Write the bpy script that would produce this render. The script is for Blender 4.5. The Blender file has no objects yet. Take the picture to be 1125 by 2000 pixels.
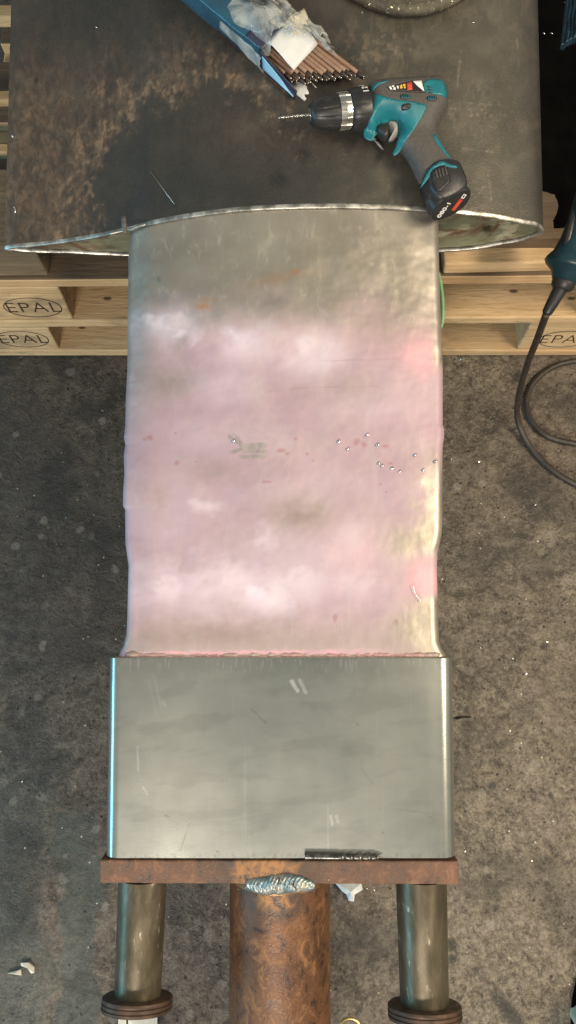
import bpy, bmesh, math, random
import numpy as np
from mathutils import Vector, Matrix, noise as mnoise
from mathutils.geometry import delaunay_2d_cdt
R = math.radians
random.seed(7)
scn = bpy.context.scene
COL = scn.collection

# ------------------------------------------------------------------ camera
F = 1445.0; H = 1.33; TILT = 18.0
s_, c_ = math.sin(R(TILT)), math.cos(R(TILT))
cam = bpy.data.cameras.new('camera')
cam.sensor_fit = 'VERTICAL'; cam.sensor_height = 24.0; cam.lens = F/2000*24.0
cam.clip_start = 0.02; cam.clip_end = 100
camo = bpy.data.objects.new('camera', cam); COL.objects.link(camo)
camo.location = (0, 0, H); camo.rotation_euler = (R(TILT), 0, 0)
scn.camera = camo
# ------------------------------------------------------------------ world, lamps, exposure
w = bpy.data.worlds.new('World'); scn.world = w; w.use_nodes = True
bg = w.node_tree.nodes['Background']
bg.inputs[0].default_value = (0.30, 0.305, 0.285, 1); bg.inputs[1].default_value = 0.88
def area(name, loc, target, size, size_y, power, col):
    l = bpy.data.lights.new(name, 'AREA'); l.shape = 'RECTANGLE'; l.size = size; l.size_y = size_y
    l.energy = power; l.color = col
    o = bpy.data.objects.new(name, l); COL.objects.link(o); o.location = loc
    o.rotation_euler = (Vector(target)-Vector(loc)).to_track_quat('-Z', 'Y').to_euler()
    return o
area('workshop_lamp', (1.75, -0.10, 2.35), (0, .3, .3), 1.5, .30, 62, (1.0, .84, .62))
area('daylight_window', (-3.2, -0.5, 0.85), (0, 0, .3), 3.6, .50, 50, (.22, .70, 1.0))
area('front_fill_lamp', (-.5, -3.1, 2.5), (0, .5, .3), 1.6, .5, 105, (1.0, .90, .78))  # added fill behind the camera, brightens the pallet fronts
scn.view_settings.view_transform = 'Standard'; scn.view_settings.look = 'None'
scn.view_settings.gamma = 1; scn.view_settings.use_curve_mapping = False
scn.view_settings.exposure = 0.22

# ------------------------------------------------------------------ coordinates
def ray(px, py):
    a = (px-562.5)/F; b = (1000-py)/F
    return Vector((a, s_+b*c_, -c_+b*s_))
def on_z(px, py, z):
    r = ray(px, py); d = (z-H)/r.z
    return Vector((r.x*d, r.y*d, z))
# the plane the steel fabrication lies in: rises 14 degrees away from the viewer
st, ct = math.sin(R(14)), math.cos(R(14)); OZ = .356
def uv(px, py, W=0.0):
    r = ray(px, py); dn = -st*r.y+ct*r.z; d = (W-ct*(H-OZ))/dn
    return r.x*d, ct*r.y*d+st*(H+r.z*d-OZ)
def SP(U, V, W=0.0):
    return Vector((U, V*ct-W*st, OZ+V*st+W*ct))
def P(px, py, W=0.0):
    u, v = uv(px, py, W); return SP(u, v, W)
def proj(p):
    z = p.z-H; dep = p.y*s_-z*c_
    return 562.5+F*p.x/dep, 1000-F*(p.y*c_+z*s_)/dep
def ss(a, b, x):
    t = min(1., max(0., (x-a)/(b-a))); return t*t*(3-2*t)
def nz(x, y, z=0, o=4):
    return mnoise.fractal(Vector((x, y, z)), .9, 2.0, o)
def blob(px, py, cx, cy, rx, ry):
    return math.exp(-(((px-cx)/rx)**2+((py-cy)/ry)**2))

# ------------------------------------------------------------------ object helpers
def tag(o, label=None, cat=None, group=None, kind=None):
    if label: o['label'] = label
    if cat: o['category'] = cat
    if group: o['group'] = group
    if kind: o['kind'] = kind
    return o
def empty(name, loc, label, cat, group=None):
    o = bpy.data.objects.new(name, None); COL.objects.link(o); o.location = loc; o.empty_display_size = .05
    return tag(o, label, cat, group)
def link(name, me, m=None, parent=None, smooth=True):
    if m is not None:
        for x in (m if isinstance(m, (list, tuple)) else [m]): me.materials.append(x)
    if smooth:
        for p in me.polygons: p.use_smooth = True
    o = bpy.data.objects.new(name, me)
    if parent is not None:
        o.parent = parent
        if parent.type == 'EMPTY' and parent.parent is None:
            o.matrix_parent_inverse = Matrix.Translation(-Vector(parent.location))
    else:
        cs = [v.co.copy() for v in me.vertices]
        b = Vector((sum(v.x for v in cs)/len(cs), sum(v.y for v in cs)/len(cs), min(v.z for v in cs)))
        me.transform(Matrix.Translation(-b)); o.location = b
    COL.objects.link(o)
    return o
def mesh(name, vs, fs, m=None, parent=None, smooth=True):
    me = bpy.data.meshes.new(name); me.from_pydata([tuple(v) for v in vs], [], fs); me.update()
    return link(name, me, m, parent, smooth)
def bmobj(name, bm, m=None, parent=None, smooth=False, bevel=0, seg=2, recalc=True):
    if recalc: bmesh.ops.recalc_face_normals(bm, faces=bm.faces)
    me = bpy.data.meshes.new(name); bm.to_mesh(me); bm.free()
    o = link(name, me, m, parent, smooth)
    if bevel:
        md = o.modifiers.new('bevel', 'BEVEL'); md.width = bevel; md.segments = seg; md.limit_method = 'ANGLE'; md.angle_limit = R(40)
    return o
def auto(o, deg=35):
    md = o.modifiers.new('sharp', 'EDGE_SPLIT'); md.split_angle = R(deg); return o
def box_bm(bm, lo, hi, jit=0, M=None):
    vs = []
    for z in (lo[2], hi[2]):
        for x, y in ((lo[0], lo[1]), (hi[0], lo[1]), (hi[0], hi[1]), (lo[0], hi[1])):
            v = Vector((x+random.uniform(-jit, jit), y+random.uniform(-jit, jit), z+random.uniform(-jit, jit)))
            vs.append(bm.verts.new(M @ v if M else v))
    for f in ((3, 2, 1, 0), (4, 5, 6, 7), (0, 1, 5, 4), (1, 2, 6, 5), (2, 3, 7, 6), (3, 0, 4, 7)):
        bm.faces.new([vs[i] for i in f])
def lathe_bm(bm, prof, p0, ax, n=40, cap=True):
    """prof: (distance along ax, radius)"""
    ax = Vector(ax).normalized(); e = ax.cross(Vector((0, 0, 1)))
    if e.length < .1: e = ax.cross(Vector((1, 0, 0)))
    e.normalize(); g = ax.cross(e); rows = []
    for d, r in prof:
        rows.append([bm.verts.new(Vector(p0)+ax*d+(e*math.cos(2*math.pi*k/n)+g*math.sin(2*math.pi*k/n))*r) for k in range(n)])
    for a, b in zip(rows, rows[1:]):
        for k in range(n): bm.faces.new((a[k], a[(k+1) % n], b[(k+1) % n], b[k]))
    if cap: bm.faces.new(rows[0][::-1]); bm.faces.new(rows[-1])
def tube_bm(bm, pts, r, n=10, cap=True):
    pts = [Vector(p) for p in pts]; rows = []; up = Vector((0, 0, 1))
    for i, p in enumerate(pts):
        t = (pts[min(i+1, len(pts)-1)]-pts[max(i-1, 0)]).normalized()
        e = t.cross(up)
        if e.length < .05: e = t.cross(Vector((1, 0, 0)))
        e.normalize(); g = e.cross(t)
        rr = r[i] if isinstance(r, (list, tuple)) else r
        rows.append([bm.verts.new(p+(e*math.cos(2*math.pi*k/n)+g*math.sin(2*math.pi*k/n))*rr) for k in range(n)])
    for a, b in zip(rows, rows[1:]):
        for k in range(n): bm.faces.new((a[k], a[(k+1) % n], b[(k+1) % n], b[k]))
    if cap: bm.faces.new(rows[0][::-1]); bm.faces.new(rows[-1])
def spline(pts, n=8):
    pts = [Vector(p) for p in pts]; out = []
    for i in range(len(pts)-1):
        p0 = pts[max(i-1, 0)]; p1 = pts[i]; p2 = pts[i+1]; p3 = pts[min(i+2, len(pts)-1)]
        for k in range(n):
            t = k/n
            out.append(.5*((2*p1)+(p2-p0)*t+(2*p0-5*p1+4*p2-p3)*t*t+(3*p1-p0-3*p2+p3)*t**3))
    return out+[pts[-1]]
def grid_faces(nr, nc, off=0, close=False):
    fs = []
    for i in range(nr-1):
        for j in range(nc-(0 if close else 1)):
            k = (j+1) % nc
            fs.append((off+i*nc+j, off+i*nc+k, off+(i+1)*nc+k, off+(i+1)*nc+j))
    return fs
def set_attr(me, name, vals):
    a = me.attributes.new(name, 'FLOAT_COLOR', 'POINT')
    a.data.foreach_set('color', np.asarray(vals, dtype=np.float32).ravel())

# ------------------------------------------------------------------ material helpers
class NT:
    def __init__(s, name):
        s.m = bpy.data.materials.new(name); s.m.use_nodes = True; s.t = s.m.node_tree
        s.b = s.t.nodes['Principled BSDF']; s.tc = s.t.nodes.new('ShaderNodeTexCoord')
    def N(s, typ, **kw):
        n = s.t.nodes.new(typ)
        for k, v in kw.items(): setattr(n, k, v)
        return n
    def L(s, a, b): s.t.links.new(a, b)
    def sock(s, inp, v):
        if hasattr(v, 'is_output'): s.L(v, inp)
        elif isinstance(v, (tuple, list)): inp.default_value = tuple(v)+((1,) if len(v) == 3 and len(inp.default_value) == 4 else ())
        else: inp.default_value = v
    def mapped(s, scale=(1, 1, 1), loc=(0, 0, 0), rand=False, rot=(0, 0, 0)):
        mp = s.N('ShaderNodeMapping'); mp.inputs['Scale'].default_value = scale; mp.inputs['Location'].default_value = loc
        mp.inputs['Rotation'].default_value = rot
        src = s.tc.outputs['Object']
        if rand:
            oi = s.N('ShaderNodeObjectInfo'); cx = s.N('ShaderNodeVectorMath', operation='SCALE')
            cx.inputs[0].default_value = (37, 91, 53); s.L(oi.outputs['Random'], cx.inputs['Scale'])
            ad = s.N('ShaderNodeVectorMath', operation='ADD'); s.L(src, ad.inputs[0]); s.L(cx.outputs[0], ad.inputs[1]); src = ad.outputs[0]
        s.L(src, mp.inputs['Vector']); return mp.outputs[0]
    def noise(s, scale, detail=4, rough=.55, vec=None, dist=0.0):
        n = s.N('ShaderNodeTexNoise'); n.inputs['Scale'].default_value = scale; n.inputs['Detail'].default_value = detail
        n.inputs['Roughness'].default_value = rough; n.inputs['Distortion'].default_value = dist
        s.L(vec if vec is not None else s.tc.outputs['Object'], n.inputs['Vector']); return n.outputs['Fac']
    def vor(s, scale, vec=None, feature='F1', out='Distance'):
        n = s.N('ShaderNodeTexVoronoi', feature=feature); n.inputs['Scale'].default_value = scale
        s.L(vec if vec is not None else s.tc.outputs['Object'], n.inputs['Vector']); return n.outputs[out]
    def rng(s, v, a, b, lo=0., hi=1.):
        n = s.N('ShaderNodeMapRange', interpolation_type='SMOOTHSTEP'); s.sock(n.inputs[0], v)
        n.inputs[1].default_value = a; n.inputs[2].default_value = b; n.inputs[3].default_value = lo; n.inputs[4].default_value = hi
        return n.outputs[0]
    def math(s, op, a, b=0.):
        n = s.N('ShaderNodeMath', operation=op); s.sock(n.inputs[0], a); s.sock(n.inputs[1], b); return n.outputs[0]
    def mix(s, f, a, b, blend='MIX'):
        n = s.N('ShaderNodeMix', data_type='RGBA', blend_type=blend); s.sock(n.inputs[0], f); s.sock(n.inputs[6], a); s.sock(n.inputs[7], b); return n.outputs[2]
    def attr(s, name):
        a = s.N('ShaderNodeAttribute', attribute_name=name); x = s.N('ShaderNodeSeparateColor'); s.L(a.outputs['Color'], x.inputs[0])
        return x.outputs[0], x.outputs[1], x.outputs[2], a.outputs['Alpha']
    def out(s, col=None, rough=None, metal=None, bump=None, bd=.002, bs=.4, **kw):
        if col is not None: s.sock(s.b.inputs['Base Color'], col)
        if rough is not None: s.sock(s.b.inputs['Roughness'], rough)
        if metal is not None: s.sock(s.b.inputs['Metallic'], metal)
        if bump is not None:
            b = s.N('ShaderNodeBump'); b.inputs['Distance'].default_value = bd; b.inputs['Strength'].default_value = bs
            s.L(bump, b.inputs['Height']); s.L(b.outputs[0], s.b.inputs['Normal'])
        for k, v in kw.items(): s.sock(s.b.inputs[k.replace('_', ' ')], v)
        return s.m
def simple(name, a, b, scale=60, rough=.5, metal=0., bump=.2, bd=.0006, lo=.35, hi=.65, rough2=None, **kw):
    t = NT(name); n = t.noise(scale, 5); f = t.rng(n, lo, hi)
    rr = t.rng(t.noise(scale*2.3, 4), .3, .7, rough, rough if rough2 is None else rough2)
    return t.out(t.mix(f, a, b), rr, metal, t.noise(scale*4, 4), bd, bump, **kw)

# floor
t = NT('workshop_concrete'); fr, fg, fb, fa = t.attr('mask')
n1 = t.noise(6, 6, .62); n2 = t.noise(34, 6, .7, dist=.6); n3 = t.noise(190, 4, .72); n4 = t.noise(70, 6, .72, dist=.35)
base = t.mix(t.rng(n1, .35, .68), (.060, .045, .034), (.128, .099, .074))
base = t.mix(t.rng(n2, .44, .70), base, (.168, .136, .104))
base = t.mix(t.rng(n2, .47, .28), base, (.028, .022, .017))
base = t.mix(t.math('MULTIPLY', t.rng(n4, .49, .66), .62), base, (.225, .186, .142))
base = t.mix(t.math('MULTIPLY', t.rng(n4, .47, .32), .80), base, (.024, .018, .014))
base = t.mix(t.math('MULTIPLY', t.rng(n3, .52, .72), .65), base, (.26, .23, .175))
base = t.mix(t.math('MULTIPLY', t.rng(n3, .46, .30), .75), base, (.016, .013, .010))
vs = t.vor(42, out='Color'); sx = t.N('ShaderNodeSeparateColor'); t.L(vs, sx.inputs[0])
wv = t.N('ShaderNodeVectorMath', operation='MULTIPLY_ADD'); wn = t.N('ShaderNodeTexNoise'); wn.inputs['Scale'].default_value = 55; wn.inputs['Detail'].default_value = 4; t.L(t.tc.outputs['Object'], wn.inputs['Vector']); t.L(wn.outputs['Color'], wv.inputs[0]); wv.inputs[1].default_value = (.016, .016, 0); t.L(t.tc.outputs['Object'], wv.inputs[2])
vs = t.vor(42, wv.outputs[0], out='Color'); t.L(vs, sx.inputs[0])
chip = t.math('MULTIPLY', t.rng(sx.outputs[0], .86, .95), t.rng(t.vor(42, wv.outputs[0]), .42, .25))
base = t.mix(t.math('MULTIPLY', chip, .5), base, t.mix(n3, (.13, .115, .095), (.32, .29, .25)))
vs2 = t.vor(120, out='Color'); sy = t.N('ShaderNodeSeparateColor'); t.L(vs2, sy.inputs[0])
pit = t.math('MULTIPLY', t.rng(sy.outputs[1], .93, .965), t.rng(t.math('ADD', t.vor(120), t.math('MULTIPLY', t.math('SUBTRACT', n3, .5), .9)), .34, .20))
base = t.mix(pit, base, (.006, .005, .004))
spk = t.math('MULTIPLY', t.rng(sy.outputs[0], .972, .980), t.rng(t.vor(120), .20, .12))
base = t.mix(spk, base, (.70, .66, .55))
cr = t.N('ShaderNodeTexVoronoi', feature='DISTANCE_TO_EDGE'); cr.inputs['Scale'].default_value = 3.1
cn = t.N('ShaderNodeTexNoise'); cn.inputs['Scale'].default_value = 9; cn.inputs['Detail'].default_value = 5
cm = t.N('ShaderNodeVectorMath', operation='MULTIPLY_ADD'); t.L(cn.outputs['Color'], cm.inputs[0]); cm.inputs[1].default_value = (.16, .16, 0); t.L(t.tc.outputs['Object'], cm.inputs[2]); t.L(t.tc.outputs['Object'], cn.inputs['Vector']); t.L(cm.outputs[0], cr.inputs['Vector'])
crack = t.math('MULTIPLY', t.rng(cr.outputs['Distance'], .010, .003), t.rng(t.noise(4, 3), .50, .60))
base = t.mix(t.math('MULTIPLY', fr, .46), base, t.mix(t.rng(t.math('ADD', t.math('MULTIPLY', n4, .6), t.math('MULTIPLY', n3, .4)), .38, .62), (.070, .056, .041), (.38, .325, .240)))
base = t.mix(t.math('MULTIPLY', t.rng(t.noise(2.6, 6, .65, None, .8), .50, .62), .45), base, (.052, .037, .028))
base = t.mix(t.math('MULTIPLY', crack, .35), base, (.016, .013, .010))
base = t.mix(t.math('MULTIPLY', fg, .70), base, (.050, .070, .066))
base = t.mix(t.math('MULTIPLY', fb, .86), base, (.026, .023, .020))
base = t.mix(t.math('MULTIPLY', chip, .30), base, (.30, .27, .225)); base = t.mix(t.math('MULTIPLY', pit, .75), base, (.014, .011, .009)); base = t.mix(spk, base, (.70, .66, .55))
n7 = t.noise(420, 3, .75); base = t.mix(t.math('MULTIPLY', t.rng(n7, .56, .70), t.math('ADD', .22, t.math('MULTIPLY', fr, .3))), base, (.40, .35, .27)); base = t.mix(t.math('MULTIPLY', t.rng(n7, .44, .32), .5), base, (.022, .017, .013))
M_floor = t.out(base, t.mix(spk, t.rng(n2, .3, .7, .72, .5), (.25, .25, .25)), t.math('MULTIPLY', spk, .7),
                t.math('ADD', t.math('ADD', t.math('MULTIPLY', n3, .45), t.math('MULTIPLY', n4, .6)), n2), .007, .6)

# big dark shell
t = NT('mill_scale_steel'); r, g, b_, a_ = t.attr('mask')
vv = t.mapped((1, .5, 1)); n1 = t.noise(16, 6, .6); n2 = t.noise(90, 5, .65, vv, .8); n3 = t.noise(330, 3, .6)
base = t.mix(t.rng(n1, .35, .65), (.050, .050, .047), (.070, .067, .061))
base = t.mix(t.math('MULTIPLY', r, .95), base, t.mix(t.rng(n2, .38, .62), (.092, .057, .034), (.185, .122, .076)))
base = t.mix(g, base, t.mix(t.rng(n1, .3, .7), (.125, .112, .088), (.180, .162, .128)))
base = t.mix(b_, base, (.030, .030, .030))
base = t.mix(t.math('MULTIPLY', a_, .9), base, t.mix(g, (.27, .185, .118), (.42, .38, .31)))
base = t.mix(t.math('MULTIPLY', t.rng(n3, .45, .7), .14), base, (.16, .14, .11))
M_shell = t.out(base, t.rng(n1, .3, .7, .44, .32), t.rng(r, 0, 1, .5, .15), t.math('ADD', t.math('MULTIPLY', n2, r), n3), .0015, .25)
# inside of the shell: green, brown and cream streaks
t = NT('streaked_steel_inside'); v3 = t.mapped((2.2, 9, 14)); q = t.noise(3, 5, .6, v3, 1.2); q2 = t.noise(9, 5, .6, t.mapped((1, 5, 6)))
base = t.mix(t.rng(q, .38, .58), (.22, .115, .075), (.33, .34, .23)); base = t.mix(t.rng(q2, .50, .64), base, (.66, .62, .46))
base = t.mix(t.rng(q2, .40, .28), base, (.09, .07, .045))
M_inside = t.out(base, .35, .25, q2, .004, .5)
M_rim = simple('ground_steel_edge', (.20, .19, .17), (.62, .60, .54), 45, .30, .9, .3, rough2=.5)
# neck: bare steel with sprayed pink lacquer; white patches mix spray and painted glare
t = NT('pink_sprayed_steel'); r, g, b_, a_ = t.attr('mask'); r2, g2, b2, a2 = t.attr('mask2')
n1 = t.noise(9, 5, .55); n2 = t.noise(70, 6, .65, t.mapped((1, .35, 1), rot=(0, 0, .5)), 1.0); n3 = t.noise(400, 3, .6)
bare = t.mix(t.rng(n1, .32, .68), (.355, .318, .260), (.440, .400, .332))
bare = t.mix(t.math('MULTIPLY', t.rng(n2, .52, .72), .42), bare, (.66, .62, .50))
bare = t.mix(t.math('MULTIPLY', b_, 1.), bare, (.20, .195, .185))
pink = t.mix(t.rng(n1, .3, .7), (.375, .252, .312), (.450, .312, .378))
pink = t.mix(t.math('MULTIPLY', b2, .9), pink, (.80, .40, .46))
f = t.math('MULTIPLY', r, .93); base = t.mix(f, bare, pink)
base = t.mix(t.math('MULTIPLY', g, .92), base, (.74, .645, .73))
base = t.mix(a2, base, (.30, .235, .215)); base = t.mix(t.math('MULTIPLY', t.rng(t.noise(26, 6, .65, t.mapped((1, .3, 1), rot=(0, 0, .9)), .8), .50, .72), .16), base, (.62, .56, .52)); base = t.mix(t.math('MULTIPLY', t.rng(t.noise(60, 5, .7, t.mapped((.4, 1.4, 1), rot=(0, 0, .2)), .8), .55, .75), .14), base, (.25, .20, .19))
base = t.mix(r2, base, (.52, .27, .12)); base = t.mix(g2, base, (.30, .11, .12))
base = t.mix(a_, base, t.mix(t.rng(n2, .4, .6), (.23, .22, .20), (.33, .315, .285)))
paint = t.math('MAXIMUM', r, g)
M_neck = t.out(base, t.math('ADD', t.rng(paint, 0, 1, .40, .48), t.math('MULTIPLY', n2, .12)), t.rng(paint, 0, .9, .72, .10),
               t.math('ADD', t.math('MULTIPLY', n2, .35), n3), .0004, .25)
# box section
t = NT('bare_brushed_steel'); r, g, b_, a_ = t.attr('mask')
n1 = t.noise(5, 5, .5); n2 = t.noise(14, 6, .6, t.mapped((.5, 1.6, 1), rot=(0, 0, -.2)), .8); n3 = t.noise(420, 3, .6); n4 = t.noise(60, 4, .6, t.mapped((.15, 1, 1)))
base = t.mix(t.rng(n1, .35, .65), (.465, .480, .432), (.55, .545, .485))
base = t.mix(t.math('MULTIPLY', t.rng(n2, .52, .80), .28), base, (.42, .44, .41))
base = t.mix(t.math('MULTIPLY', t.rng(n4, .5, .72), .25), base, (.60, .60, .52))
for rz, sc_, th_ in ((.25, (170, 5, 5), .70), (-.5, (150, 6, 6), .72), (1.35, (160, 4, 4), .72)):
    base = t.mix(t.math('MULTIPLY', t.rng(t.noise(1.0, 3, .6, t.mapped(sc_, rot=(0, 0, rz))), th_-.08, th_+.03), .14), base, (.80, .79, .72))
n5 = t.noise(11, 6, .65, None, 1.0)
base = t.mix(t.math('MULTIPLY', t.rng(n5, .44, .74), .20), base, (.38, .37, .32)); base = t.mix(t.math('MULTIPLY', t.rng(n5, .52, .24), .20), base, (.60, .62, .56))
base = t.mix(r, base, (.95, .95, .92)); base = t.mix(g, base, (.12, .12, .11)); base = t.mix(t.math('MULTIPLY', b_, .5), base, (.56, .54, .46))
M_box = t.out(base, t.math('ADD', t.rng(n1, .3, .7, .20, .26), t.math('MULTIPLY', n2, .06)), .90, t.math('ADD', t.math('MULTIPLY', n2, .4), t.math('MULTIPLY', n3, .6)), .0003, .22)
# rust
def rust(name, a, b, c, dark, sc=40, met=.15, ro=.62, heat=None):
    t = NT(name); n1 = t.noise(sc*.3, 5, .6, None, .5); n2 = t.noise(sc, 6, .68, t.mapped((1, .7, 1)), .7); n3 = t.noise(sc*6, 4)
    base = t.mix(t.rng(n1, .34, .66), a, b); base = t.mix(t.rng(n2, .50, .68), base, c); base = t.mix(t.rng(n2, .46, .33), base, dark)
    base = t.mix(t.math('MULTIPLY', t.rng(n3, .55, .75), .35), base, (.32, .21, .13))
    if heat:
        d = t.N('ShaderNodeVectorMath', operation='DISTANCE'); t.L(t.tc.outputs['Object'], d.inputs[0]); d.inputs[1].default_value = heat[0]
        dn = t.math('ADD', d.outputs['Value'], t.math('MULTIPLY', t.math('SUBTRACT', n1, .5), .09))
        base = t.mix(t.math('MULTIPLY', t.rng(dn, heat[1]*2.6, heat[1]*.9), .85), base, (.060, .045, .038))
        base = t.mix(t.math('MULTIPLY', t.rng(dn, heat[1]*1.5, heat[1]*.7), t.rng(n2, .36, .62)), base, (.36, .18, .075))
    return t.out(base, t.rng(n2, .3, .7, ro-.14, ro+.1), met, t.math('ADD', n2, t.math('MULTIPLY', n3, .5)), .0022, .45)
M_rustplate = rust('rusty_flat_bar', (.105, .058, .038), (.150, .076, .046), (.24, .125, .075), (.060, .040, .031), 60, heat=(tuple(P(520, 1712, -.006)), .034))
M_rustpipe = rust('rusty_pipe', (.095, .045, .023), (.160, .072, .032), (.25, .125, .055), (.034, .022, .018), 50, .3, .5, (tuple(P(530, 1738, -.006)), .026))
M_scorch = simple('heat_tinted_steel', (.40, .22, .09), (.11, .075, .06), 45, .38, .6, .4)
t = NT('weld_bead'); n = t.noise(55, 4, .6, None, .6); base = t.mix(t.rng(n, .35, .65), (.20, .30, .34), (.46, .44, .38)); base = t.mix(t.rng(t.noise(170, 4), .55, .70), base, (.08, .06, .045))
M_weld = t.out(base, .46, .8, t.noise(120, 3), .0008, .2)
t = NT('oily_round_bar'); n = t.noise(30, 5, .6, t.mapped((1.5, .5, 1.5))); n2 = t.noise(120, 4, .6, t.mapped((1, .25, 1)))
base = t.mix(t.rng(n, .35, .65), (.105, .086, .056), (.165, .138, .094)); base = t.mix(t.rng(n2, .62, .75), base, (.50, .44, .34))
M_pin = t.out(base, t.rng(n2, .3, .7, .32, .46), .65, n2, .0012, .3)
M_flange = simple('rusty_washer', (.050, .033, .024), (.105, .062, .040), 60, .5, .35, .5, rough2=.65)
# wood
def wood(name, a, b, c, d, k=1.):
    t = NT(name); v = t.mapped((1.2, 14, 14), rand=True); n = t.noise(5, 5, .6, v, .6); n2 = t.noise(3, 3, .5, t.mapped((1, 1, 1), rand=True)); n3 = t.noise(60, 4, .6, t.mapped((.4, 3, 3), rand=True))
    vc = t.N('ShaderNodeTexVoronoi'); vc.inputs['Scale'].default_value = 14; t.L(t.mapped((.6, 1.3, 1.3), rand=True), vc.inputs['Vector'])
    base = t.mix(t.rng(n, .32, .68), a, b); base = t.mix(t.math('MULTIPLY', t.rng(n2, .42, .62), .7), base, c)
    base = t.mix(t.math('MULTIPLY', t.rng(n3, .55, .72), .6*k), base, d)
    base = t.mix(t.math('MULTIPLY', t.rng(vc.outputs['Distance'], .085, .05), .85), base, (.05, .028, .016))
    n6 = t.noise(11, 6, .7, t.mapped((.7, 1.6, 1.6), rand=True)); base = t.mix(t.math('MULTIPLY', t.rng(n6, .52, .68), .5*k), base, (.13, .10, .068))
    return t.out(base, .72, 0, t.math('ADD', n, n3), .003, .5)
M_wood = wood('pale_pallet_wood', (.50, .35, .185), (.62, .45, .26), (.46, .29, .14), (.33, .21, .11))
M_woodtop = wood('dark_pallet_wood', (.115, .078, .047), (.175, .122, .074), (.085, .058, .038), (.055, .038, .025))  # weathered deck tops, darkened further for the shade beside the shell
M_woodold = wood('weathered_wood', (.19, .135, .080), (.27, .20, .12), (.09, .066, .042), (.05, .036, .024), 1.4)
M_ink = simple('branded_burn_ink', (.020, .014, .010), (.035, .024, .016), 200, .8, 0)
# plastics and others
M_teal = simple('teal_casing', (.004, .125, .160), (.010, .155, .190), 35, .32, 0, .15, rough2=.50)
M_grip = simple('dark_rubber_grip', (.062, .055, .050), (.080, .072, .066), 300, .58, 0, .5, rough2=.66)
M_black = simple('black_plastic', (.016, .016, .017), (.024, .024, .025), 80, .36, 0, .15, rough2=.45)
M_clip = simple('grey_plastic', (.24, .225, .20), (.29, .27, .245), 80, .4, 0, .1)
M_chrome = simple('satin_steel_ring', (.55, .54, .50), (.70, .69, .64), 90, .25, 1., .1)
M_bit = simple('drill_steel', (.36, .36, .33), (.55, .54, .50), 120, .25, 1., .1)
M_bitdark = simple('dark_drill_steel', (.085, .085, .08), (.26, .255, .235), 120, .26, .9, .1)
M_white = simple('white_print', (.80, .80, .77), (.70, .70, .67), 100, .5)
M_yellow = simple('yellow_print', (.75, .48, .06), (.65, .42, .06), 100, .5)
M_red = simple('red_print', (.55, .07, .035), (.40, .05, .03), 100, .5)
M_lblack = simple('black_sticker', (.018, .014, .012), (.03, .022, .018), 100, .3)
M_rod = simple('electrode_coating', (.25, .150, .100), (.34, .215, .150), 70, .6, 0, .2)
M_rodtip = simple('electrode_burnt_tip', (.045, .030, .022), (.085, .055, .040), 200, .55, 0, .2)
M_core = simple('electrode_core', (.60, .55, .48), (.45, .40, .34), 200, .3, .9)
M_navy = simple('navy_carton', (.020, .024, .050), (.032, .034, .060), 40, .45, 0, .2)
M_blue = simple('blue_carton_film', (.010, .050, .085), (.016, .078, .125), 14, .22, 0, .35, .004, rough2=.32, Coat_Weight=.5)
M_label = simple('white_label', (.56, .58, .58), (.66, .67, .66), 20, .5)
M_bluelabel = simple('pale_blue_label', (.28, .55, .72), (.34, .60, .76), 20, .5)
M_cream = simple('cream_sticker', (.50, .46, .34), (.62, .57, .44), 25, .5)
def film(name, col, alpha):
    t = NT(name); n = t.noise(22, 4, .6, None, 1.0); t.out(col, .10, 0, t.noise(45, 3, .5), .004, .5)
    tr = t.N('ShaderNodeBsdfTransparent'); mx = t.N('ShaderNodeMixShader'); o = t.t.nodes['Material Output']
    t.L(t.rng(n, .35, .7, alpha[0], alpha[1]), mx.inputs[0]); t.L(tr.outputs[0], mx.inputs[1]); t.L(t.b.outputs[0], mx.inputs[2]); t.L(mx.outputs[0], o.inputs['Surface'])
    return t.m
M_film = film('clear_crumpled_film', (.66, .69, .66), (.03, .36))
M_green = simple('green_sling', (.16, .34, .17), (.22, .42, .22), 60, .6)
M_nearblack = simple('near_black_matte', (.0015, .0015, .0015), (.003, .003, .0028), 20, .95, 0, .4, .004, Specular_IOR_Level=.05)  # near-black for the bag and the sheet that stands in for shade
M_denim = simple('dark_blue_denim', (.006, .030, .050), (.016, .060, .085), 50, .8, 0, .5)
M_thread = simple('frayed_thread', (.18, .30, .34), (.10, .19, .23), 60, .8)
M_grinder = simple('dark_teal_tool_casing', (.007, .030, .040), (.010, .040, .052), 60, .36, 0, .2)
M_cord = simple('brown_black_rubber_cord', (.026, .020, .015), (.042, .033, .025), 60, .5, 0, .2)
M_paper = simple('paper_scrap', (.62, .66, .68), (.80, .82, .82), 60, .6, 0, .4)
M_tile = simple('pale_paper_block', (.62, .60, .52), (.74, .72, .64), 40, .6)
M_brass = simple('brass_ring', (.55, .40, .14), (.70, .55, .24), 60, .3, .9)
M_can = simple('pale_green_enamel', (.42, .55, .46), (.55, .66, .56), 40, .4)
M_nail = simple('black_nail_steel', (.018, .016, .014), (.05, .045, .04), 90, .5, .6)
M_bead = simple('bright_bead_steel', (.70, .69, .66), (.85, .84, .80), 90, .08, 1., .05)
M_shaving = simple('bright_shaving', (.75, .74, .68), (.85, .84, .78), 90, .22, .9)
t = NT('abrasive_disc'); n = t.noise(220, 5, .7); n2 = t.noise(18, 5, .6); v = t.vor(420, out='Color'); sx = t.N('ShaderNodeSeparateColor'); t.L(v, sx.inputs[0])
base = t.mix(t.rng(n2, .35, .65), (.055, .048, .035), (.105, .092, .066)); base = t.mix(t.math('MULTIPLY', t.rng(n, .5, .7), .5), base, (.22, .20, .15)); 
sp = t.rng(sx.outputs[0], .965, .98); base = t.mix(sp, base, (.62, .58, .42))
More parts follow.
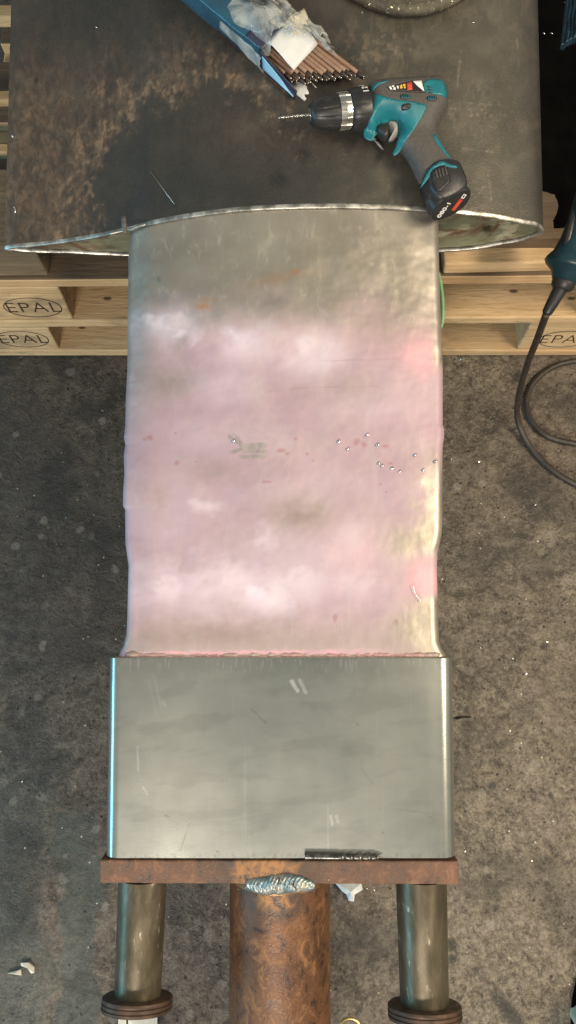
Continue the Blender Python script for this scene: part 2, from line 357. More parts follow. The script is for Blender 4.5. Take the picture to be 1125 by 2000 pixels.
M_disc = t.out(base, t.mix(sp, (.7, .7, .7), (.2, .2, .2)), t.math('MULTIPLY', sp, .8), n, .003, .6)

# ================================================================== floor
xs = np.linspace(-.80, .80, 360); ys = np.linspace(-.55, .95, 340)
xs = np.concatenate([[-6, -3, -1.5], xs, [1.5, 3, 6]]); ys = np.concatenate([[-5, -2, -1], ys, [1.5, 3, 7]])
vs = [(x, y, 0) for y in ys for x in xs]; vals = []
for x, y, z in vs:
    px, py = proj(Vector((x, y, 0))) if -1 < x < 1 and -.7 < y < 1.2 else (0, 0)
    k = nz(x*5, y*5, 1.3, 4); k2 = nz(x*16, y*16, 4.1, 4); k3 = nz(x*3+7, y*3, 2.2, 3)
    worn_lit = ss(.05, .55, k+.3*k2)*.6*(ss(500, 900, px)*.8+.25) + ss(900, 1700, py)*ss(600, 950, px)*(.85+.6*k2+.3*k) + ss(1500, 1900, py)*ss(170, 60, px)*(.5+.6*k2)  # random wear, lighter lower right; lit corner beyond the shadow edge painted in
    teal = ss(-.1, .25, k3+.2*k2)*ss(300, 60, px)*ss(1350, 1650, py)*.8  # cyan daylight from the left tinted into the lower-left floor
    tx = px-150-25*k2; teal = max(teal, ss(46, 34, abs(tx))*ss(1560, 1600, py+20*k)*.9)
    grime_shade = ss(.15, .6, nz(x*8+3, y*8, 9.7, 4))*.55 + ss(330, 200, px)*ss(1500, 1200, py)*(.55+.35*k)  # random grime, plus the neck's shadow painted into the left floor
    hole = 0
    hx = 965+(py-1940)*.75
    hole = ss(1925, 1960, py)*ss(24, 10, abs(px-hx-8*k2))*ss(-.25, .1, k2+.15)
    grime_shade = max(grime_shade, 1.15*hole)
    for cx, cy, rr in ((882, 1850, 9), (885, 1872, 8), (1062, 1262, 8), (962, 1535, 7), (968, 1775, 8), (928, 1893, 6), (60, 1019, 9), (1010, 735, 8)):
        if abs(px-cx) < 30 and abs(py-cy) < 30: grime_shade = max(grime_shade, 1.2*ss(rr+4, rr-3, math.hypot(px-cx, py-cy)+6*k2))
    vals.append((min(1, max(0, worn_lit)), min(1, max(0, teal)), min(1, max(0, grime_shade)), 1))
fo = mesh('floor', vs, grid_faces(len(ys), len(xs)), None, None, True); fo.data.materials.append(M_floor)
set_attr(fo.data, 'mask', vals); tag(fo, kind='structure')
# grit and metal dust lying on the floor: one object, nobody could count it
bm = bmesh.new()
for i in range(6500):
    x = random.uniform(-.62, .66); y = random.uniform(-.48, .80)
    if random.random() > .25+.75*ss(-.5, .5, x+.3*nz(x*5, y*5)): continue
    r0 = random.choice((.0005, .0006, .0008, .001, .0013)); p = Vector((x, y, r0*.4))
    q = [bm.verts.new(p+Vector((random.uniform(-1, 1), random.uniform(-1, 1), random.uniform(-.4, .8)))*r0*1.6) for _ in range(4)]
    for f in ((0, 1, 2), (0, 2, 3), (0, 3, 1), (1, 3, 2)): bm.faces.new([q[j] for j in f])
    mi = random.choice((0, 0, 0, 1, 1, 1, 2))
    for fc in bm.faces[-4:] if False else []: pass
    for v in q:
        for fc in v.link_faces: fc.material_index = mi
M_grit1 = simple('stone_grit', (.16, .145, .12), (.26, .24, .20), 200, .8)
M_grit2 = simple('dark_grit', (.02, .018, .015), (.05, .045, .04), 200, .7)
g = bmobj('floor_grit', bm, [M_grit1, M_grit2, M_shaving], recalc=True)
tag(g, 'fine grit and metal dust scattered over the concrete floor', 'grit', kind='stuff')

# ================================================================== pallets (long side faces the viewer)
def make_pallet(label):
    t = empty('pallet', (0, 0, 0), label, 'pallet', 'stacked wooden pallets under the steel shell')
    L = 1.2; Wd = .8
    def bx(name, lo, hi, m, parent=t, jit=.0012):
        bm = bmesh.new(); nx = 12
        box_bm(bm, lo, hi, jit); return bmobj(name, bm, m, parent, bevel=.003)
    for y0 in (0, .35, .70): bx('bottom_board', (0, y0, 0), (L, y0+.1, .0215), M_wood)
    blocks = []
    for x0 in (0, .5275, 1.055):
        for y0 in (.004, .35, .696): blocks.append(bx('block', (x0+.001, y0, .022), (x0+.144, y0+.1, .0995), M_wood))
        bx('stringer_board', (x0, .002, .1), (x0+.145, Wd-.002, .1215), M_wood)
    y = 0
    for wd in (.145, .10, .145, .10, .145):
        db = bx('deck_board', (.0, y, .122), (L, y+wd, .1435), [M_wood, M_woodtop])
        for f in db.data.polygons:
            if f.normal.z > .9: f.material_index = 1
        y += wd+(.8-.635)/4
    # the stamp burnt into the two outer front blocks
    cu = bpy.data.curves.new('txt', 'FONT'); cu.body = 'EPAL'; cu.size = .0425; cu.align_x = 'CENTER'; cu.align_y = 'CENTER'; cu.extrude = .0004; cu.offset = -.0007; cu.space_character = 1.08
    ob = bpy.data.objects.new('txt', cu); COL.objects.link(ob); dg = bpy.context.evaluated_depsgraph_get()
    me0 = bpy.data.meshes.new_from_object(ob.evaluated_get(dg)); bpy.data.objects.remove(ob)
    for b, x0 in ((blocks[0], 0), (blocks[6], 1.055)):
        bm = bmesh.new(); me = me0.copy(); me.transform(Matrix.Translation((x0+.083, .0030, .059)) @ Matrix.Rotation(R(90), 4, 'X') @ Matrix.Scale(1.0, 4)); bm.from_mesh(me)
        n = 72; rows = []
        for rx, rz in ((.0505, .0300), (.0488, .0283)):
            rows.append([bm.verts.new((x0+.083+rx*math.cos(2*math.pi*k/n), .0026, .060+rz*math.sin(2*math.pi*k/n))) for k in range(n)])
        for k in range(n): bm.faces.new((rows[0][k], rows[0][(k+1) % n], rows[1][(k+1) % n], rows[1][k]))
        st_ = bmobj('stamp', bm, M_ink, b)
    return t
def copy_tree(o, parent=None):
    c = o.copy(); COL.objects.link(c)
    if parent: c.parent = parent
    for ch in list(o.children):
        k = copy_tree(ch, c); k.matrix_parent_inverse = ch.matrix_parent_inverse.copy()
    return c
p1 = make_pallet('bottom wooden pallet of the stack, resting directly on the concrete floor')
p2 = copy_tree(p1); p2['label'] = 'upper wooden pallet with weathered, shade-darkened deck, stacked on top of the bottom pallet'
p1.location = (-.600, .762, .004); p2.location = (-.530, .737, .1485)
p2.rotation_euler.z = R(.5)
def plank(name, px0, py0, px1, py1, z, thick, depth, m, label, cat, group=None, jit=.002):
    """front bottom edge runs between two points at height z"""
    a = on_z(px0, py0, z); b = on_z(px1, py1, z); d = (b-a); L = d.length; ang = math.atan2(d.y, d.x)
    bm = bmesh.new(); box_bm(bm, (0, 0, 0), (L, depth, thick), jit, Matrix.Translation(a) @ Matrix.Rotation(ang, 4, 'Z'))
    o = bmobj(name, bm, m, None, bevel=.003); return tag(o, label, cat, group)
ZT = .2935
plank('timber_block', -60, 541, 96, 541, ZT, .074, .15, M_woodold, 'weathered brown timber block on the upper pallet under the shell\'s left corner', 'timber block')
plank('plank', 864, 533, 1190, 524, ZT, .022, .10, M_wood, 'pale plank lying on the upper pallet below the right lip of the shell', 'plank')
plank('plank', 864, 500, 1200, 498, ZT, .046, .10, M_woodtop, 'weathered brown, shade-darkened thick plank behind the pale plank, under the right lip of the shell', 'plank')
plank('plank', 1062, 447, 1210, 443, ZT, .040, .02, M_woodold, 'short brown plank end beside the grinder, right of the shell rim', 'plank')
for i, (y, l) in enumerate(((478, 'first pale batten end from the near left corner of the shell'), (313, 'second pale batten end from the near corner, poking out at the left of the shell'),
                            (211, 'third pale batten end from the near corner, poking out at the left of the shell'), (56, 'farthest pale batten end, at the top left of the shell'))):
    x1 = (0, 8, 12, 24)[i]
    plank('batten', -90, y, x1+70, y-2, ZT+(.03 if i < 3 else .04), .016+.004*(i == 3), .022+.01*(i == 3), M_wood, l, 'batten', 'battens poking out beside the shell')
# ================================================================== steel fabrication: oval shell, pink neck, box section
UL, UR = -0.4216, 0.3604; UC = (UL+UR)/2; HW = (UR-UL)/2
def tt(U): return (U-UC)/HW
# measured section of the oval: (height of the upper and lower wall across the width)
TOPT = [(-0.4216, -0.1248), (-0.4027, -0.1177), (-0.3696, -0.1115), (-0.3029, -0.0936), (-0.2285, -0.0647), (-0.1831, -0.0404), (-0.1128, -0.0158), (-0.0559, -0.0029), (-0.0017, 0.0027), (0.0521, 0.0048), (0.1059, 0.0034), (0.1606, -0.0015), (0.2009, -0.0072), (0.2243, -0.0115), (0.2701, -0.0217), (0.3094, -0.0351), (0.3398, -0.0466), (0.3524, -0.0567), (0.3604, -0.0687)]
BOTT = [(-0.4216, -0.1248), (-0.4037, -0.1329), (-0.3645, -0.1375), (-0.316, -0.1402), (-0.2471, -0.1495), (-0.1273, -0.157), (-0.002, -0.1608), (0.123, -0.1532), (0.2277, -0.1347), (0.2792, -0.1257), (0.3127, -0.1098), (0.3377, -0.0985), (0.3563, -0.0809), (0.3604, -0.0687)]
def lin(tab, u):
    if u <= tab[0][0]: return tab[0][1]
    for (a, p), (b, q) in zip(tab, tab[1:]):
        if u <= b:
            return p+(q-p)*(u-a)/(b-a)
    return tab[-1][1]
def smooth_tab(tab, n=160):
    pts = spline([Vector((a, b, 0)) for a, b in tab], 12); return [(p.x, p.y) for p in pts]
TOPS = smooth_tab(TOPT); BOTS = smooth_tab(BOTT)
def shell_top(U): return lin(TOPS, U)
def shell_bot(U): return lin(BOTS, U)
VR = .7030; VB = 1.75
fab = empty('steel_fabrication', tuple(SP(0, .3, -.3)), 'welded steel duct: dark oval shell, pink sprayed neck and bare box end', 'steel duct')
nU = 420; nV = 250
us = [UC+HW*math.sin(math.pi/2*k) if abs(k) > 2 else UC+HW*k*(1.6-.6*abs(k)**.9) for k in np.linspace(-1, 1, nU)]
us = [UC-HW*math.cos(math.pi*k) for k in np.linspace(0, 1, nU)]
us = [.5*a+.5*b for a, b in zip(us, np.linspace(UL, UR, nU))]; us[0] = UL; us[-1] = UR
vsV = np.concatenate([np.linspace(VR, 1.18, nV), [1.4, VB]])
vs = []; vals = []
for V in vsV:
    for U in us:
        p = SP(U, V, shell_top(U)); px, py = proj(p); 
        wob = nz(px/70, py/70, .5, 4); w2 = nz(px/14, py/22, 2.5, 5); w3 = nz(px/26+.8*w2, py/40, 5.1, 4); w4 = nz(px/7, py/11, 8.8, 4)
        rr = math.hypot((px-405)*1.0, (py-410)*.98)+34*wob+26*w3
        rust_ = ss(205, 262, rr)*(1-.75*ss(250, 420, rr))*ss(620, 520, px)
        flk = ss(.05, .45, w2+.35*w4)*ss(200, 225, rr)*ss(330, 262, rr)*ss(640, 540, px)
        left = ss(330, 60, px)*ss(20, 220, py)*ss(238, 262, rr)*.80
        rg = 1-abs(nz(px/13+.6*w3, py/30, 6.6, 3))*3.0; rust_ = max(rust_*(.50+.45*w2+.45*max(0, rg)*ss(330, 240, rr)), left*(.75+.5*w2), .55*ss(640, 540, py)*0)
        rust_ = max(rust_, ss(90, 0, py+20*wob)*.35*ss(100, 400, px)*ss(700, 500, px))
        rl = blob(px, py, 735, 105, 75, 75)*ss(-.25, .4, w2+.6*w3)*.9
        rust_ = max(rust_, rl, blob(px, py, 520, 255, 160, 60)*.35)
        rust_ = max(rust_, .30*ss(-.2, .5, wob+w3*.5)*ss(650, 800, px))
        light = ss(520, 860, px+60*wob)*(.70+.35*w3)*(1-.55*ss(985, 1050, px))  # lighter right side: glare painted into the steel colour
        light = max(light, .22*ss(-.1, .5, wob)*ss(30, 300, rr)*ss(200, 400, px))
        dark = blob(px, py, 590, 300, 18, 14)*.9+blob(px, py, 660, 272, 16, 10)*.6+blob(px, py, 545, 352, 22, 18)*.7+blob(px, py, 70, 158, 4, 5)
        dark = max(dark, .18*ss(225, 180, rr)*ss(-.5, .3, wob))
        dark = max(dark, .6*ss(.1, .5, w2)*ss(205, 228, rr)*ss(330, 280, rr)*ss(600, 520, px)*(1-flk))
        fleck = .55*flk*ss(.1, .55, max(0, rg))+.12*flk
        for (x0, y0, x1, y1, wd) in ((875, 196, 960, 206, 2.2), (880, 212, 950, 214, 1.8), (905, 290, 965, 297, 2.2), (925, 370, 945, 366, 2), (922, 380, 932, 388, 2), (935, 378, 940, 372, 2), (920, 350, 924, 352, 2), (918, 408, 932, 412, 2), (893, 170, 900, 100, 3), (1010, 75, 1014, 140, 3), (952, 330, 960, 390, 1.6)):
            dx, dy = x1-x0, y1-y0; L2 = dx*dx+dy*dy; q = max(0, min(1, ((px-x0)*dx+(py-y0)*dy)/L2))
            dd = math.hypot(px-x0-q*dx, py-y0-q*dy)
            if dd < 8: fleck = max(fleck, .40*ss(wd*.8+1.0, wd*.1, dd+2.2*w4)*ss(-.3, .2, w2))
        fleck = max(fleck, .4*ss(.35, .6, w4+.5*w2)*blob(px, py, 930, 215, 60, 40), .35*ss(.3, .6, w4)*blob(px, py, 740, 100, 70, 70))
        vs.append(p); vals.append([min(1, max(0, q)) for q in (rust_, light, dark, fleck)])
fs = [f[::-1] for f in grid_faces(len(vsV), nU)]
fs = grid_faces(len(vsV), nU)
off = len(vs); ub = [UC-HW*math.cos(math.pi*k) for k in np.linspace(0, 1, 60)]
for V in (VR, .8, .95, 1.2, VB):
    for U in ub: vs.append(SP(U, V, shell_bot(U))); vals.append([.2, 0, 0, 0])
fs += [f[::-1] for f in grid_faces(5, 60, off)]
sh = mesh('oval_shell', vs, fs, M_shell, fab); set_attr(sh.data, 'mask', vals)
# inner wall and ground rim
TH = .0028
loop = [(U, shell_top(U)) for U in us[::4]+[UR]]+[(U, shell_bot(U)) for U in ub[::-1][1:-1]]
def inner(U, W, th=.0028):
    mid = .5*(shell_top(U)+shell_bot(U))
    return UC+(U-UC)*(1-th*1.2/HW), mid+(W-mid)*max(.2, 1-th/max(.004, abs(W-mid)))
vs = []; rows = (VR, .74, .8, .9, 1.2, VB)
for V in rows:
    for U, W in loop:
        a, b = inner(U, W); k = .0022*nz(U*30, V*14, 3.3, 3)*(0 if V == VR else 1); vs.append(SP(a, V, b+k))
ins = mesh('inner_wall', vs, grid_faces(len(rows), len(loop), 0, True), M_inside, fab); ins['label'] = 'green and brown streaked inside of the oval shell'
vs = []
for V, th in ((VR+.004, -.0004), (VR-.0012, -.0004), (VR-.0022, TH*.35), (VR-.0012, TH*1.05), (VR+.004, TH*1.05)):
    for i, (U, W) in enumerate(loop):
        a, b = inner(U, W, th); j = .0005*nz(U*60, W*60, 1.1, 3); vs.append(SP(a, V+j, b))
mesh('rim', vs, grid_faces(5, len(loop), 0, True), M_rim, fab)
# bracket pin standing at the left of the rim
pa = SP(*uv(243, 452, -.03), -.03); bm = bmesh.new(); e0, e1 = P(244, 452, -.045), P(241, 425, -.028)
tube_bm(bm, [e0, e0.lerp(e1, .5), e1], [.0036, .0034, .0033], 16); auto(bmobj('tack_tab', bm, M_rim, fab, smooth=True))
bm = bmesh.new(); tube_bm(bm, spline([P(215, 457, -.048), P(245, 449.5, -.044), P(284, 438.5, -.036)], 5), .0016, 8); bmobj('tack_weld', bm, M_rim, fab, smooth=True)

# neck
outL = [(421, 253), (450, 250), (600, 248), (700, 247), (760, 244), (820, 243), (842, 240.5), (860, 243), (880, 240), (920, 241), (960, 238.5), (985, 238), (992, 242), (1060, 243), (1085, 246), (1105, 249), (1200, 247), (1240, 245), (1262, 240), (1274, 233), (1284, 230)]
outR = [(400, 857), (425, 857), (520, 859), (600, 862), (720, 866), (825, 866), (832, 869), (850, 869), (865, 866), (900, 865), (950, 866), (1040, 864), (1062, 860), (1078, 856), (1110, 855), (1200, 857), (1255, 859), (1266, 863), (1276, 868), (1284, 874)]
def interp(tab, y):
    if y <= tab[0][0]: return tab[0][1]
    for (a, p), (b, q) in zip(tab, tab[1:]):
        if y <= b: return p+(q-p)*(y-a)/(b-a)
    return tab[-1][1]
VN = uv(560, 1284)[1]; nV = 440; nU = 330
def vpy(V): return proj(SP(0, V, 0))[1]
vs = []; vals = []; vals2 = []; Vs = np.linspace(VN, VR+.004, nV); nS = 7; CR = .011; DEP = .15
SPOTS = [(292, 855, 8, 5), (283, 858, 5, 4), (345, 904, 5, 5), (383, 902, 3, 3), (343, 846, 3, 3), (550, 880, 9, 4), (561, 886, 6, 4), (520, 941, 10, 3), (577, 857, 4, 4), (697, 863, 7, 6), (710, 868, 6, 5), (713, 852, 4, 5), (752, 872, 8, 4), (764, 905, 6, 4), (743, 946, 5, 4), (754, 961, 3, 3), (654, 1208, 6, 9), (774, 1214, 5, 7), (600, 887, 3, 3), (612, 900, 3, 3)]
for V in Vs:
    py0 = vpy(V)
    Ul = uv(interp(outL, py0), py0)[0]; Ur = uv(interp(outR, py0), py0)[0]
    k = ss(0.05, 1, (V-VN)/(VR-VN))
    for _ in range(4):   # the edges lie lower than the middle
        Ul = uv(interp(outL, py0), py0, k*(shell_top(Ul)-.004)-(1-k)*.004-.0085)[0]; Ur = uv(interp(outR, py0), py0, k*(shell_top(Ur)-.004)-(1-k)*.004-.0085)[0]
    # side, corner, top, corner, side
    prof = []
    for W in np.linspace(-DEP, -CR-.002, nS): prof.append((Ul, W, 1))
    for a in np.linspace(0, 90, 6)[:-1]: prof.append((Ul+CR*(1-math.cos(R(a))), -CR+CR*math.sin(R(a)), 0))
    for U in np.linspace(Ul+CR, Ur-CR, nU): prof.append((U, 0, 0))
    for a in np.linspace(90, 0, 6)[1:]: prof.append((Ur-CR*(1-math.cos(R(a))), -CR+CR*math.sin(R(a)), 0))
    for W in np.linspace(-CR-.002, -DEP, nS): prof.append((Ur, W, 1))
    for U, W, sd in prof:
        q = 1 if not sd else (W+DEP)/(DEP-CR)
        fade = ss(.0, .06, (VR-V))
        W2 = W+q*(k*(shell_top(U)-.004)-(1-k)*.004)
        dent = .0016*nz(U*9, V*9, 3, 3)+.0007*nz(U*28, V*28, 6, 3)
        W2 += (dent if not sd else 0)*fade*ss(0, .04, V-VN)
        W2 -= (.0045*ss(.045, 0, U-Ul)**1.5+.0024*ss(.055, 0, Ur-U)**1.5) if not sd else (.0045 if U < 0 else .0024)*q
        p = SP(U, V, W2); px, py = proj(p)
        w1 = nz(px/95, py/85, 3.1, 3); w2 = nz(px/34, py/34, 7.2, 3); w3 = nz(px/9, py/20, 1.7, 4)
        top = 616+46*w1+16*w2-25*ss(300, 560, px)*ss(860, 650, px)*0
        pk = ss(top-80, top+100, py)*(1-ss(1190+40*w1, 1275+20*w2, py)*.45)
        pk *= .93+.12*w1+.05*w2
        bare_r = ss(795, 850, px+22*w2+12*w3)*(max(ss(850, 960, py)*ss(1100, 1050, py), ss(1150, 1190, py)) + ss(735, 700, py)*.85*ss(838, 852, px))
        bare_r += blob(px, py, 790, 1060, 45, 40)*.9+blob(px, py, 815, 1220, 50, 45)*1.0
        pk *= 1-min(1, .95*bare_r)
        pk *= 1-.55*ss(330, 250, px)*ss(900, 700, py)
        pk *= 1-.38*max(blob(px, py, 325, 745, 55, 30), blob(px, py, 590, 1005, 60, 35), blob(px, py, 560, 590, 50, 22), blob(px, py, 690, 740, 60, 20)*.5, blob(px, py, 620, 870, 60, 25)*.5)
        wh = 0  # white patches: thick spray together with glare painted into the colour
        for cx, cy, rx, ry, st2 in ((335, 635, 60, 32, .72), (360, 655, 30, 18, .7), (475, 668, 58, 38, .72), (520, 650, 60, 26, .45), (617, 690, 58, 42, .74), (405, 990, 36, 14, .55), (520, 1055, 30, 34, .55), (335, 1150, 55, 32, .8), (450, 1120, 60, 34, .62), (520, 1165, 60, 36, .85), (590, 1140, 70, 40, .6), (680, 1045, 38, 34, .42), (690, 1140, 55, 34, .35), (430, 755, 70, 28, .3), (440, 1140, 190, 50, .62), (400, 1180, 120, 30, .4), (560, 1090, 150, 60, .35), (330, 1020, 70, 90, .22), (420, 860, 120, 40, .22), (560, 970, 160, 50, .18), (720, 780, 100, 50, .15)):
            wh = max(wh, st2*blob(px+20*w2+12*w1, py+14*w2, cx, cy, rx*1.12, ry*1.12))
        wh *= 1.02+.25*w2
        sat = .95*blob(px+10*w2, py+10*w2, 822, 692, 34, 36)+.95*blob(px+8*w2, py+10*w2, 832, 1135, 34, 36)+.3*blob(px, py, 690, 1070, 60, 50)+.3*blob(px, py, 540, 650, 200, 40)
        sat = max(sat, ss(1266+3*w3, 1273+3*w3, py+.012*(px-560))*ss(840, 640, px)*(.45+.5*w2)); pk = max(pk, ss(1264+3*w3, 1273+3*w3, py+.012*(px-560))*ss(860, 650, px))
        drk = .62*ss(1165, 1235, py+20*w1)*ss(1275, 1245, py)*ss(820, 420, px)*(.8+.5*w2)
        drk = max(drk, (.55*max(blob(px, py, 325, 745, 62, 34), blob(px, py, 590, 1005, 75, 42), .6*blob(px, py, 300, 960, 40, 60), .6*blob(px, py, 430, 920, 90, 30), .5*blob(px, py, 640, 760, 110, 22)))*(1+w2))
        greyb = .4*ss(400, 260, px)*ss(640, 500, py)*ss(420, 520, py)*(.6+w1)+ .45*blob(px, py, 540, 590, 30, 14)+.45*blob(px, py, 322, 585, 30, 12)+.6*blob(px, py, 840, 450, 18, 40)+.6*blob(px, py, 310, 546, 5, 6)+.35*blob(px, py, 830, 545, 14, 60)
        org = .85*blob(px+3*w3, py+3*w3, 396, 598, 14, 7)+.5*blob(px, py, 402, 585, 16, 3)+.30*blob(px, py-.2*(560-px), 545, 540, 60, 9)+.5*blob(px, py, 577, 530, 9, 5)
        spt = 0
        for cx, cy, rx, ry in SPOTS:
            if abs(px-cx) < 25 and abs(py-cy) < 25: spt = max(spt, .42*ss(1.25, .5, math.hypot((px-cx)/rx, (py-cy)/ry)+.5*w3))
        # hairline scratches
        for (x0, y0, x1, y1) in ((520, 765, 600, 757), (600, 757, 740, 754), (625, 706, 780, 700), (838, 700, 866, 702), (840, 745, 866, 747), (250, 748, 268, 746)):
            if min(x0, x1)-2 < px < max(x0, x1)+2:
                yy = y0+(y1-y0)*(px-x0)/(x1-x0)+1.5*w2
                if abs(py-yy) < 3: spt = max(spt, .20*ss(2.0, .4, abs(py-yy))*(.4+abs(w1)*2))
        abr = 0
        for (x0, y0, x1, y1, wd) in ((448, 852, 478, 874, 4), (456, 848, 480, 872, 2.5), (452, 884, 482, 873, 4), (476, 872, 516, 870, 6), (478, 880, 518, 882, 5), (470, 892, 517, 892, 4), (441, 851, 460, 862, 1.5)):
            dx, dy = x1-x0, y1-y0; q2 = max(0, min(1, ((px-x0)*dx+(py-y0)*dy)/(dx*dx+dy*dy)))
            dd = math.hypot(px-x0-q2*dx, py-y0-q2*dy)
            if dd < 12: abr = max(abr, (.55+.25*ss(-.3, .3, nz(px/30, py/2.2, 3, 3)))*ss(wd+1.5, wd-2.0, dd+.5*w3))
        strokes = ss(.1, .5, nz((px+py)/6, (px-py)/40, 2, 4))
        vs.append(p); cl = lambda x: min(1, max(0, x))
        vals.append((cl(pk), cl(wh), cl(greyb), cl(abr))); vals2.append((cl(org), cl(spt), cl(sat), cl(drk)))
nc = len(prof)
nk = mesh('neck', vs, grid_faces(nV, nc), M_neck, fab); set_attr(nk.data, 'mask', vals); set_attr(nk.data, 'mask2', vals2)
nk['label'] = 'bare steel neck with blotchy pink and white spray paint and painted-in glare'

pts = []; rad = []
for q in np.linspace(0, 1, 260):
    px = 236+632*q; u_, v_ = uv(px, 1279.5+.6*math.sin(px/31), -.006)
    pts.append(SP(u_, v_+.0006*nz(px/9, 1.5), -.0075-.008*ss(.03, 0, q)-.008*ss(.97, 1, q))); rad.append(.0042+.0012*nz(px/14, 4.5, 0, 3))
bm = bmesh.new(); tube_bm(bm, pts, rad, 12)
M_seam = simple('pink_ground_weld', (.44, .255, .26), (.40, .33, .29), 22, .45, .3, .6, .0015, rough2=.6)
bmobj('seam_weld', bm, M_seam, fab, smooth=True)
# box section with rounded corners
V0 = uv(548, 1676)[1]; V1 = uv(560, 1286)[1]; BL, BR = -.2288, .2106; CR = .0175; DEP = .17
def boxprof(ins=0.0, cr=CR, n=10):
    pr = [(BL+ins, W) for W in np.linspace(-DEP, -cr-.003, 5)]
    pr += [(BL+ins+(cr-ins)*(1-math.cos(R(a))), -cr+(cr-ins)*math.sin(R(a))) for a in np.linspace(0, 90, n)]
    pr += [(U, -ins) for U in np.linspace(BL+cr, BR-cr, 300)[1:-1]]
    pr += [(BR-ins-(cr-ins)*(1-math.cos(R(a))), -cr+(cr-ins)*math.sin(R(a))) for a in np.linspace(90, 0, n)]
    pr += [(BR-ins, W) for W in np.linspace(-cr-.003, -DEP, 5)]
    return pr
vs = []; vals = []; pr = boxprof(); nVb = 190
for V in np.linspace(V0, V1, nVb):
    for U, W in pr:
        W2 = W
        if W > -.0005: W2 += .0007*nz(U*7, V*7, 4, 2)*ss(0, .02, min(U-BL-CR, BR-CR-U))
        p = SP(U, V, W2); px, py = proj(p); w2 = nz(px/20, py/20, 4.4, 4); w3 = nz(px/6, py/12, 2.4, 4)
        br = 0; dk = 0
        for (x0, y0, x1, y1, wd, k) in ((570, 1331, 581, 1349, 4, 1), (585, 1328, 597, 1353, 3.5, .6), (268, 1458, 270, 1505, 1.6, .45), (278, 1535, 288, 1552, 1.6, .4), (646, 1594, 649, 1610, 3, .45), (657, 1594, 660, 1606, 3, .35), (640, 1570, 641, 1660, 1, .25), (318, 1370, 322, 1378, 2, .3), (300, 1318, 316, 1385, 1.5, .18), (306, 1400, 290, 1330, 1.5, .12)):
            dx, dy = x1-x0, y1-y0; q2 = max(0, min(1, ((px-x0)*dx+(py-y0)*dy)/(dx*dx+dy*dy))); dd = math.hypot(px-x0-q2*dx, py-y0-q2*dy)
            if dd < 8: br = max(br, k*ss(wd+1, max(0, wd-1.5), dd+.8*w3))
        for (x0, y0, x1, y1, wd, k) in ((352, 1662, 370, 1608, 1.2, .45), (490, 1385, 520, 1412, 1.2, .3), (330, 1595, 322, 1592, 3, .4), (424, 1664, 426, 1665, 2, .7), (748, 1626, 749, 1627, 1.5, .7), (770, 1580, 848, 1590, 1.2, .3), (822, 1588, 850, 1600, 1.2, .3), (697, 1413, 699, 1416, 1.5, .5), (705, 1500, 730, 1532, 1, .25)):
            dx, dy = x1-x0, y1-y0; q2 = max(0, min(1, ((px-x0)*dx+(py-y0)*dy)/(dx*dx+dy*dy))); dd = math.hypot(px-x0-q2*dx, py-y0-q2*dy+1.5*w2)
            if dd < 8: dk = max(dk, k*ss(wd+1, 0, dd+.8*w3))
        br = max(br, .35*ss(1330, 1290, py)*ss(.3, .6, nz(px/4, py/40, 3, 3)))
        dk = max(dk, .5*ss(1297, 1288, py)*ss(-.1, .3, w3)*.6, .12*ss(.0, .5, nz(px/110, py/36+px/300, 8, 4)), .35*ss(1660, 1675, py)*ss(0, .4, w3), .16*ss(1345, 1300, py+12*w2))
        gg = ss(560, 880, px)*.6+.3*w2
        vs.append(p); vals.append([min(1, max(0, q)) for q in (br, dk, gg, 0)])
bxo = mesh('box_section', vs, grid_faces(nVb, len(pr)), M_box, fab); set_attr(bxo.data, 'mask', vals)
bxo['label'] = 'bare grey rounded box end of the duct'
# end wall and lip of the box towards the neck
vs = []; prs = [boxprof(0), boxprof(.0015), boxprof(.006)]
for V, q in ((V1, 0), (V1+.0016, 1), (V1+.0016, 2)): vs += [SP(U, V, W) for U, W in prs[q]]
n = len(pr); vs += [SP(U, V1+.0016, -.07 if True else W) for U, W in prs[2]]
mesh('end_lip', vs, grid_faces(4, n), M_box, fab)

# ================================================================== rusty stand: flat bar, pipe, two round bars with washers
stand = empty('rusty_stand', tuple(SP(0, V0-.1, -.25)), 'rusty steel stand of flat bar, thick pipe and two round bars holding the box end', 'steel stand')
TW = -.004
a0 = uv(195, 1679.5, TW); a1 = uv(896, 1682, TW); TK = .0285
bm = bmesh.new()
q0 = [SP(a0[0], a0[1], TW), SP(a1[0], a1[1]-.0005, TW)]
def bar(bm, ua, va, ub_, vb_, tk, w0, w1, nx=60):
    rows = []
    for i in range(nx+1):
        f = i/nx; U = ua+(ub_-ua)*f; V = va+(vb_-va)*f
        j = [.0005*nz(U*50, k*3.7, 1) for k in range(4)]
        rows.append([bm.verts.new(SP(U, V+j[0], w0)), bm.verts.new(SP(U, V-tk+j[1], w0+j[2])), bm.verts.new(SP(U, V-tk+j[1], w1)), bm.verts.new(SP(U, V+j[0], w1))])
    for a, b in zip(rows, rows[1:]):
        for k in range(4): bm.faces.new((a[k], b[k], b[(k+1) % 4], a[(k+1) % 4]))
    bm.faces.new(rows[0]); bm.faces.new(rows[-1][::-1])
bar(bm, a0[0], a0[1], a1[0], a1[1], TK, TW, -.135)
bmobj('flat_bar', bm, M_rustplate, stand, bevel=.0018)
